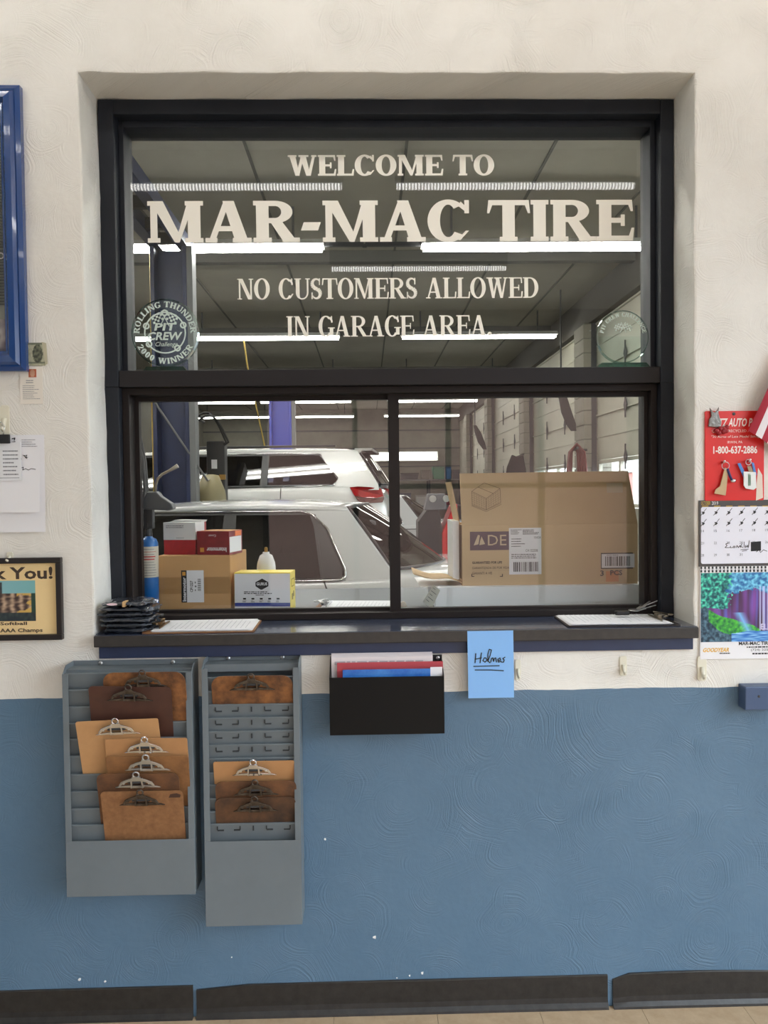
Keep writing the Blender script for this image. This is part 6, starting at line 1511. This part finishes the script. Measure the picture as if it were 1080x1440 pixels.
for k in range(26):
    px_ = 985 + k * 5.3
    for j in (0, 1): q_ = wr_(px_, px_ + 2.4, 797 + 5 * j - k * 0.06, 800 + 5 * j - k * 0.06, yp); rect(s_, *q_, yp - 0.0004)
s_.build('binding_holes', INK, t)
wire = MB()
for k in range(26):
    c = W(986.2 + k * 5.3, 801, yp); wire.torus((c.x, yp + 0.001, c.z), 0.0062, 0.0007, 'x', 10, 4, 0.5, 1.0)
wire.build('wire_binding', M('binding_wire', (60, 74, 84), 0.4, metal=0.6), t)
def waterfall(u, v):
    n = nz2(u, v, 5, 1); f = nz2(u, v * 0.7, 34, 4) + 0.5 * nz2(u, v * 0.7, 70, 2)
    col_ = mixc((66, 38, 66), (128, 74, 160), 0.5 + 0.9 * nz2(u * 4, v * 0.5, 5, 8))
    col_ = mixc(col_, (100, 116, 222), 0.9 * max(0, nz2(u * 12, v * 0.4, 3, 2)))
    if v > 0.74 + 0.12 * n + 0.05 * f: col_ = mixc((36, 96, 160), (128, 214, 240), 0.5 + 0.9 * f)
    if u < 0.29 + 0.05 * n + 0.05 * f and v > 0.50 + 0.05 * n: col_ = mixc((14, 74, 84), (96, 232, 196), 0.42 + 1.0 * f)
    if v < 0.52 - 0.62 * u + 0.06 * n and u < 0.6: col_ = mixc((26, 104, 64), (92, 208, 64), 0.5 + 0.7 * f)
    if v < 0.30 - 0.62 * (u - 0.02) + 0.08 * n or (u < 0.08 and v < 0.5): col_ = mixc((20, 44, 62), (96, 132, 152), 0.45 + 0.8 * f)
    for c0, w0 in ((0.62, 0.012), (0.66, 0.008), (0.585, 0.006)):
        if abs(u - c0) < w0 and 0.16 < v < 0.80: col_ = mixc(col_, (206, 214, 252), 0.75)
    d_ = abs(u - 0.46 + (v - 0.18) * 0.35)
    if d_ < 0.07 and 0.08 < v < 0.42: col_ = mixc(col_, (130, 200, 255), (1 - d_ / 0.07) * 0.9)
    if v < 0.15 + 0.04 * n - 0.06 * (0.6 - u) and u > 0.30: col_ = mixc((30, 96, 190), (168, 222, 250), 0.42 + 0.9 * nz2(u * 2, v * 9, 6, 3))
    return tuple(max(4, min(250, q_)) for q_ in col_)
q_ = wr_(985.5, 1128, 805, 902, yp); q_ = (q_[0], x1 - 0.0005, q_[2], q_[3])
picture('waterfall_picture', q_[0], q_[1], q_[2], q_[3], yp, 200, 136, waterfall, t)
s_ = put_text(MB(), 'ELVA', *wr_(1070, 1092, 877, 885, yp), yp - 0.0005); s_.build('caption', M('pale_caption', (222, 214, 240), 0.5), t)
s_ = put_text(MB(), 'GOODYEAR', *wr_(988, 1025, 911, 917, yp), yp, slant=0.25, bold=0.028); s_.build('brand_name', M('goodyear_gold', (226, 172, 44), 0.5), t)
s_ = put_text(MB(), 'MAR-MAC TIRE CO', *wr_(1039, 1095, 902, 907, yp), yp, bold=0.028); s_.build('shop_print', INK, t); s_ = MB(); put_text(s_, '(724) 225-9600', *wr_(1056, 1095, 912, 916, yp), yp); s_.build('phone_number', INK, t); s_ = MB(); bars(s_, *wr_(1050, 1095, 908, 911.5, yp), 1, yp, 0.5, 4); bars(s_, *wr_(1058, 1092, 917, 921, yp), 1, yp, 0.5, 5); bars(s_, *wr_(1012, 1028, 917.5, 920, yp), 1, yp, 0.6, 6)
s_.build('shop_print', INK, t)

# ---- red key board
yb2 = -0.003
x0, x1, z0, z1 = wr_(991, 1074, 578, 704, yb2)
t = thing('key_board', ((x0 + x1) / 2, 0, z0), 'red plastic advertising board with white lettering hung above the calendar', 'key board')
MB().prism(rounded(x0, x1, z0, z1, 0.004), -0.0055, -0.0005).build('panel', M('sign_red', (222, 44, 40), 0.3, var=(4, (206, 36, 34), 1.0)), t, bevel=0.001)
ys = -0.0061
s_ = put_text(MB(), 'HTZ AUTO PARTS', *wr_(1004, 1090 - 12, 588, 600, ys), ys, slant=0.15, bold=0.028)
put_text(s_, '1-800-637-2886', *wr_(1003, 1065, 627, 638, ys), ys, bold=0.028)
put_text(s_, 'QUALITY RECYCLED AUTO', *wr_(1001, 1066, 604, 608.5, ys), ys); put_text(s_, '"30 Acres of Late Model Salvage', *wr_(1000, 1070, 612, 616.5, ys), ys, slant=0.15); put_text(s_, 'IRWIN, PA', *wr_(1023, 1044, 620, 624, ys), ys)
s_.build('lettering', M('sign_white', (240, 226, 218), 0.5), t)
s_ = MB(); q_ = [(W(px, py, ys).x, W(px, py, ys).z) for px, py in ((1066, 658), (1072, 668), (1073, 700), (1063, 704), (1064, 680))]; s_.flat(q_[::-1], ys - 0.0003); s_.build('worn_patch', M('worn_patch', (226, 210, 196), 0.6), t)
MB().lathe([(0.005, 0), (0.005, -0.001), (0.002, -0.002)], (W(1032, 582, ys).x, -0.0055, W(1032, 582, ys).z), 10, 'y').build('nail', GDARK, t)
for px, py in ((1015, 650), (1051, 648)):
    c = W(px, py, ys); MB().tube([(c.x, -0.0055, c.z), (c.x, -0.018, c.z - 0.003), (c.x, -0.024, c.z + 0.005)], 0.003, 8).build('peg', CHROME, t, smooth=True)
# keys
c = W(1018, 653, -0.012)
t = thing('key_set', tuple(c), 'tan leather key tag with blue fob on a steel ring hung on the red board', 'keys')
MB().torus((c.x + 0.004, -0.014, c.z - 0.004), 0.011, 0.0012, 'y', 18, 5).build('ring', STEEL, t)
tagp = [(W(px, py, -0.012).x, W(px, py, -0.012).z) for px, py in ((1019, 657), (1024, 660), (1021, 690), (1020, 697), (1004, 694), (1006, 688), (1012, 684))]
MB().prism(tagp, -0.0145, -0.0115).build('leather_tag', M('tan_leather', (196, 170, 132), 0.7), t, bevel=0.001)
MB().tube([W(1023, 659, -0.014), W(1026, 668, -0.016), W(1029, 675, -0.016)], 0.0038, 8).build('fob', M('fob_blue', (44, 48, 104), 0.35), t, smooth=True)
MB().ball(W(1031, 676, -0.015), 0.007, 8, 1.2, 0.6, 0.8).build('fob_cap', STEEL, t, smooth=True)
c = W(1052, 650, -0.012)
t = thing('key_set', tuple(c), 'keys with a white printed tag in a blue holder hung on the red board', 'keys')
MB().torus((c.x, -0.014, c.z), 0.008, 0.0012, 'y', 16, 5).build('ring', STEEL, t)
fr_ = lambda pts: [(W(px, py, -0.013).x, W(px, py, -0.013).z) for px, py in pts]
MB().prism(fr_(((1037, 652), (1041, 651), (1049, 668), (1046, 672))), -0.014, -0.0115).prism(fr_(((1057, 650), (1060, 651), (1064, 668), (1060, 668))), -0.014, -0.0115).build('holder', M('holder_blue', (70, 128, 200), 0.4), t)
lb_ = MB().prism(fr_(((1045, 663), (1062, 664), (1063, 686), (1059, 689), (1048, 687), (1045, 683))), -0.017, -0.0145).build('tag', M('tag_white', (228, 232, 232), 0.3), t, bevel=0.001)
s_ = MB(); q_ = wr_(1052, 1056, 666, 685, -0.0175)
for k in range(4): rect(s_, q_[0] + 0.0022 * k, q_[0] + 0.0022 * k + 0.0012, q_[2] + 0.004, q_[3] - 0.004 * (k % 2), -0.0176)
s_.build('print', M('green_print', (60, 120, 90), 0.6), lb_)
MB().prism(fr_(((1050, 656), (1055, 655), (1059, 664), (1053, 665))), -0.016, -0.0145).build('key', M('aged_key', (140, 128, 104), 0.35, metal=1.0), t)
# silver animal-head magnet
t = thing('ornament_magnet', tuple(W(1004, 600, -0.01)), 'pewter eared head ornament with red berries on the red board corner', 'ornament')
MB().prism([(W(px, py, -0.01).x, W(px, py, -0.01).z) for px, py in ((996, 600), (997, 590), (1000, 585), (998, 573), (1002, 579), (1005, 580), (1008, 577), (1011, 572), (1010, 581), (1012, 588), (1014, 593), (1013, 601))], -0.013, -0.0062).build('head', M('pewter', (132, 130, 126), 0.45, metal=0.9, bump=(90, 0.8)), t, bevel=0.002)
br = MB()
for px, py in ((1008, 606), (1013, 603), (1018, 604), (1011, 609), (1017, 607), (1022, 601), (1021, 606)): br.ball(W(px, py, -0.012), 0.0075, 8)
br.build('berries', M('berry_red', (150, 26, 36), 0.4), t, smooth=True)
# flag hanging in from the side
t = thing('small_flag', tuple(W(1075, 620, -0.03)), 'small red and white striped cloth flag hanging over the red board', 'flag')
o0 = W(1052, 606, -0.03); e1 = W(1080, 624, -0.03) - o0; e1 = e1 / e1.length; e2 = W(1081, 540, -0.03) - o0; e2 = e2 / e2.length
sw = (W(1080, 624, -0.03) - o0).length / 3.1
for k in range(7):
    MB().grid(lambda u, v, k=k: tuple(o0 + e1 * sw * (k + u) + e2 * (0.26 * v) + Vector((0, -0.006 * math.sin((k + u) * 1.1 + v * 3), 0))), 4, 10).build('stripe', M('flag_red', (160, 34, 52), 0.8) if k % 2 == 0 else M('flag_white', (226, 220, 222), 0.8), t)
tp = o0 + e2 * 0.26
MB().cyl(tp - e1 * 0.0, tp + e1 * (sw * 7 + 0.05), 0.003, n=8).cyl(tp + e1 * (sw * 7 + 0.05), Vector((tp.x + e1.x * (sw * 7 + 0.05), 0.0, tp.z + e1.z * (sw * 7 + 0.05))), 0.003, n=8).build('staff', M('flag_staff', (150, 112, 70), 0.5), t)

# ---- left of the window
yf_ = -0.03
xr_ = (W(22, 117, yf_).x + W(38, 522, yf_).x) / 2; zt_, zb_ = W(20, 117, yf_).z, W(20, 521, yf_).z
x0 = xr_ - 0.55
t = thing('display_frame', ((x0 + xr_) / 2, 0, zb_), 'large glossy blue moulded frame around a ribbed grey panel', 'frame')
BLU = M('glossy_blue_frame', (30, 66, 124), 0.18, coat=0.6)
prof = [(0, -0.0005), (0, -0.02), (0.012, -0.026), (0.016, -0.024), (0.024, -0.034), (0.040, -0.036), (0.05, -0.024), (0.056, -0.022), (0.060, -0.012), (0.060, -0.0005)]
mb = MB(); vs = []
for sx_, sz_, cx_, cz_ in ((1, 1, x0, zb_), (-1, 1, xr_, zb_), (-1, -1, xr_, zt_), (1, -1, x0, zt_)):
    vs += [(cx_ + sx_ * a, b, cz_ + sz_ * a) for a, b in prof]
m_ = len(prof)
mb.add(vs, [((i % 4) * m_ + k, (i % 4) * m_ + k + 1, ((i + 1) % 4) * m_ + k + 1, ((i + 1) % 4) * m_ + k) for i in range(4) for k in range(m_ - 1)])
mb.build('moulding', BLU, t, bevel=0.0)
bp_ = MB().box(x0 + 0.058, xr_ - 0.058, -0.008, -0.001, zb_ + 0.058, zt_ - 0.058).build('back_panel', M('ribbed_grey', (120, 124, 118), 0.5), t)
rb = MB(); z = zb_ + 0.19
while z < zt_ - 0.062:
    rb.box(xr_ - 0.13, xr_ - 0.060, -0.0105, -0.008, z, z + 0.004); z += 0.0085
rb.build('ribs', M('rib_dark', (70, 74, 72), 0.5), bp_)
MB().torus((xr_ - 0.068, -0.012, W(5, 360, -0.01).z), 0.008, 0.0015, 'y', 14, 5).build('ring_pull', PAPER, bp_)
picture('photo_insert', x0 + 0.06, xr_ - 0.061, zb_ + 0.062, zb_ + 0.15, -0.0088, 40, 16, lambda u, v: mixc((60, 52, 66), (176, 172, 170), 0.5 + 1.3 * nz2(u * 3, v, 4, 3)), bp_)
# dollar bill
x0, x1, z0, z1 = wr_(36, 65, 480, 514, -0.004)
t = thing('banknote', ((x0 + x1) / 2, 0, z0), 'worn one dollar note pinned beside the blue frame', 'banknote')
def bill(u, v):
    c_ = mixc((150, 152, 128), (186, 184, 160), 0.5 + 0.7 * nz2(u, v, 12, 2))
    if 0.08 < v < 0.16 or v > 0.92: c_ = mixc(c_, (70, 78, 66), 0.6)
    if ((u - 0.62) / 0.26) ** 2 + ((v - 0.52) / 0.40) ** 2 < 1: c_ = mixc((112, 116, 96), (58, 62, 54), 0.5 + 1.2 * nz2(u, v, 9, 6))
    return c_
picture('note_face', x0, x1 - 0.003, z0, z1 - 0.004, -0.0042, 24, 28, bill, t)
MB().box(x0, x1 - 0.003, -0.0038, -0.0005, z0, z1 - 0.004).build('note_back', M('note_paper', (196, 192, 166), 0.8), t)
MB().add([(x1 - 0.012, -0.0046, z1 - 0.002), (x1 + 0.002, -0.007, z1 - 0.006), (x1 + 0.004, -0.006, z0 + 0.004), (x1 - 0.003, -0.0046, z0 + 0.002)], [(3, 2, 1, 0)]).build('folded_edge', M('note_paper', (196, 192, 166), 0.8), t)
# prayer card
x0, x1, z0, z1 = wr_(28, 60, 515, 568, -0.002)
t = thing('memorial_card', ((x0 + x1) / 2, 0, z0), 'small white memorial card with a tiny portrait under the banknote', 'card')
MB().box(x0, x1, -0.0022, -0.0004, z0, z1).build('card', M('card_white', (228, 222, 212), 0.6), t)
def face(u, v):
    c_ = (176, 92, 60)
    if ((u - 0.5) / 0.32) ** 2 + ((v - 0.55) / 0.40) ** 2 < 1: c_ = mixc((206, 164, 138), (186, 138, 112), v)
    if v < 0.14: c_ = (222, 216, 210)
    return c_
q_ = wr_(40, 51, 519, 532, -0.003); picture('portrait', *q_, -0.0026, 12, 14, face, t)
s_ = bars(MB(), x0 + 0.018, x1 - 0.016, z1 - 0.05, z1 - 0.038, 2, -0.0026, 0.4, 3); bars(s_, x0 + 0.008, x1 - 0.006, z0 + 0.012, z0 + 0.055, 8, -0.0026, 0.3, 4); s_.build('print', GREYINK, t)
# clipped papers
x0, x1, z0, z1 = wr_(-90, 63, 612, 749, -0.006)
t = thing('clipped_papers', ((x0 + x1) / 2, 0, z0), 'white papers held by a black binder clip hung from a wall hook', 'papers')
MB().grid(lambda u, v: (x0 + (x1 - x0) * (u if v > 0.03 else u), -0.003 - 0.006 * (1 - v) ** 2 * u, z0 + (z1 - z0) * v), 8, 10).build('sheet', PAPER, t)
q_ = wr_(-90, 56, 613, 721, -0.01); MB().grid(lambda u, v: (q_[0] + (q_[1] - q_[0]) * u, -0.0065 - 0.012 * (1 - v) ** 2 * u, q_[2] + (q_[3] - q_[2]) * v), 8, 10).build('sheet', PAPER, t)
q2 = wr_(-40, 30, 622, 676, -0.012); MB().box(q2[0], q2[1], -0.0135, -0.012, q2[2], q2[3]).build('receipt', M('receipt_white', (226, 228, 232), 0.6), t)
s_ = bars(MB(), q2[0] + 0.09, q2[1] - 0.004, q2[2] + 0.012, q2[3] - 0.02, 7, -0.0139, 0.3, 6); rect(s_, q2[0], q2[1] - 0.006, q2[2] + 0.007, q2[2] + 0.0085, -0.0139)
bars(s_, *wr_(30, 55, 617, 629, -0.011), 4, -0.0086, 0.3, 9); s_.build('print', GREYINK, t)
s_ = MB(); pp = lambda px, py: (W(px, py, -0.0095).x, W(px, py, -0.0095).z)
for L_ in ([(21, 636), (28, 634), (26, 639)], [(22, 645), (29, 642), (30, 646)], [(33, 641), (38, 640), (36, 644), (39, 643)], [(33, 640), (38, 645)], [(30, 658), (33, 657), (32, 661), (36, 659), (40, 661), (44, 659), (50, 660)]): stroke2(s_, [pp(*p_) for p_ in L_], 0.0016, -0.0096)
for py in (617, 622, 627): stroke2(s_, [pp(17, py), pp(21, py - 1), pp(20, py + 2)], 0.003, -0.0096)
s_.build('handwriting', INK, t)
c = W(4, 615, -0.014)
MB().prism([(c.x - 0.035, c.z - 0.018), (c.x + 0.022, c.z - 0.018), (c.x + 0.022, c.z + 0.008), (c.x - 0.035, c.z + 0.008)], -0.022, -0.0145).build('binder_clip', M('binder_black', (28, 28, 30), 0.3), t, bevel=0.002)
MB().tube([(c.x - 0.012, -0.02, c.z + 0.006), (c.x - 0.014, -0.018, c.z + 0.03), (c.x - 0.004, -0.017, c.z + 0.045), (c.x + 0.008, -0.018, c.z + 0.032), (c.x + 0.004, -0.02, c.z + 0.006)], 0.0014, 6).build('clip_wire', CHROME, t, smooth=True)
# thank-you frame
x0, x1, z0, z1 = wr_(-102, 87, 785, 901, -0.014)
t = thing('picture_frame', ((x0 + x1) / 2, 0, z0), 'black framed cream thank you certificate with a team photograph', 'picture frame')
fwid = 0.016; BF = M('frame_black', (34, 27, 26), 0.35)
MB().box(x0, x1, -0.018, -0.001, z1 - fwid, z1).box(x0, x1, -0.018, -0.001, z0, z0 + fwid).box(x0, x0 + fwid, -0.018, -0.001, z0 + fwid, z1 - fwid).box(x1 - fwid, x1, -0.018, -0.001, z0 + fwid, z1 - fwid).build('frame', BF, t, bevel=0.002)
MB().box(x0 + fwid, x1 - fwid, -0.007, -0.001, z0 + fwid, z1 - fwid).build('certificate', M('cream_card', (232, 204, 150), 0.5), t)
pg = lambda px0, px1, py0, py1: wr_(px0, px1, py0, py1, -0.0075)
s_ = put_text(MB(), 'Thank You!', *pg(-73, 74, 797.5, 815), -0.0075, bold=0.028); put_text(s_, 'Varsity Girls Softball', *pg(-70, 38, 875, 881), -0.0075, bold=0.028); put_text(s_, 'State Class AAA Champs', *pg(-50, 60, 884, 891), -0.0075, bold=0.028); s_.build('print', M('dark_print', (66, 52, 42), 0.6), t)
def team(u, v):
    if v > 0.68: c_ = mixc((150, 190, 200), (120, 176, 178), u) if u > 0.62 or v > 0.97 else mixc((46, 50, 56), (90, 86, 84), 0.5 + nz2(u, v, 9, 2))
    elif v > 0.2:
        c_ = mixc((60, 44, 40), (196, 168, 140), 0.45 + 1.0 * math.sin(u * 62) * 0.35 + 0.7 * nz2(u * 2, v * 2, 10, 5))
        if u > 0.78 and nz2(u, v, 7, 9) > -0.05: c_ = (206, 168, 88)
        if u > 0.95: c_ = (46, 70, 58)
    else: c_ = mixc((38, 44, 52), (58, 70, 66), 0.5 + nz2(u * 3, v, 9, 3))
    if v > 0.86 and 0.42 < u < 0.57 and v < 0.95: c_ = (210, 208, 200)
    return c_
picture('team_photo', *pg(-72, 50, 817, 874), -0.0076, 90, 40, team, t)
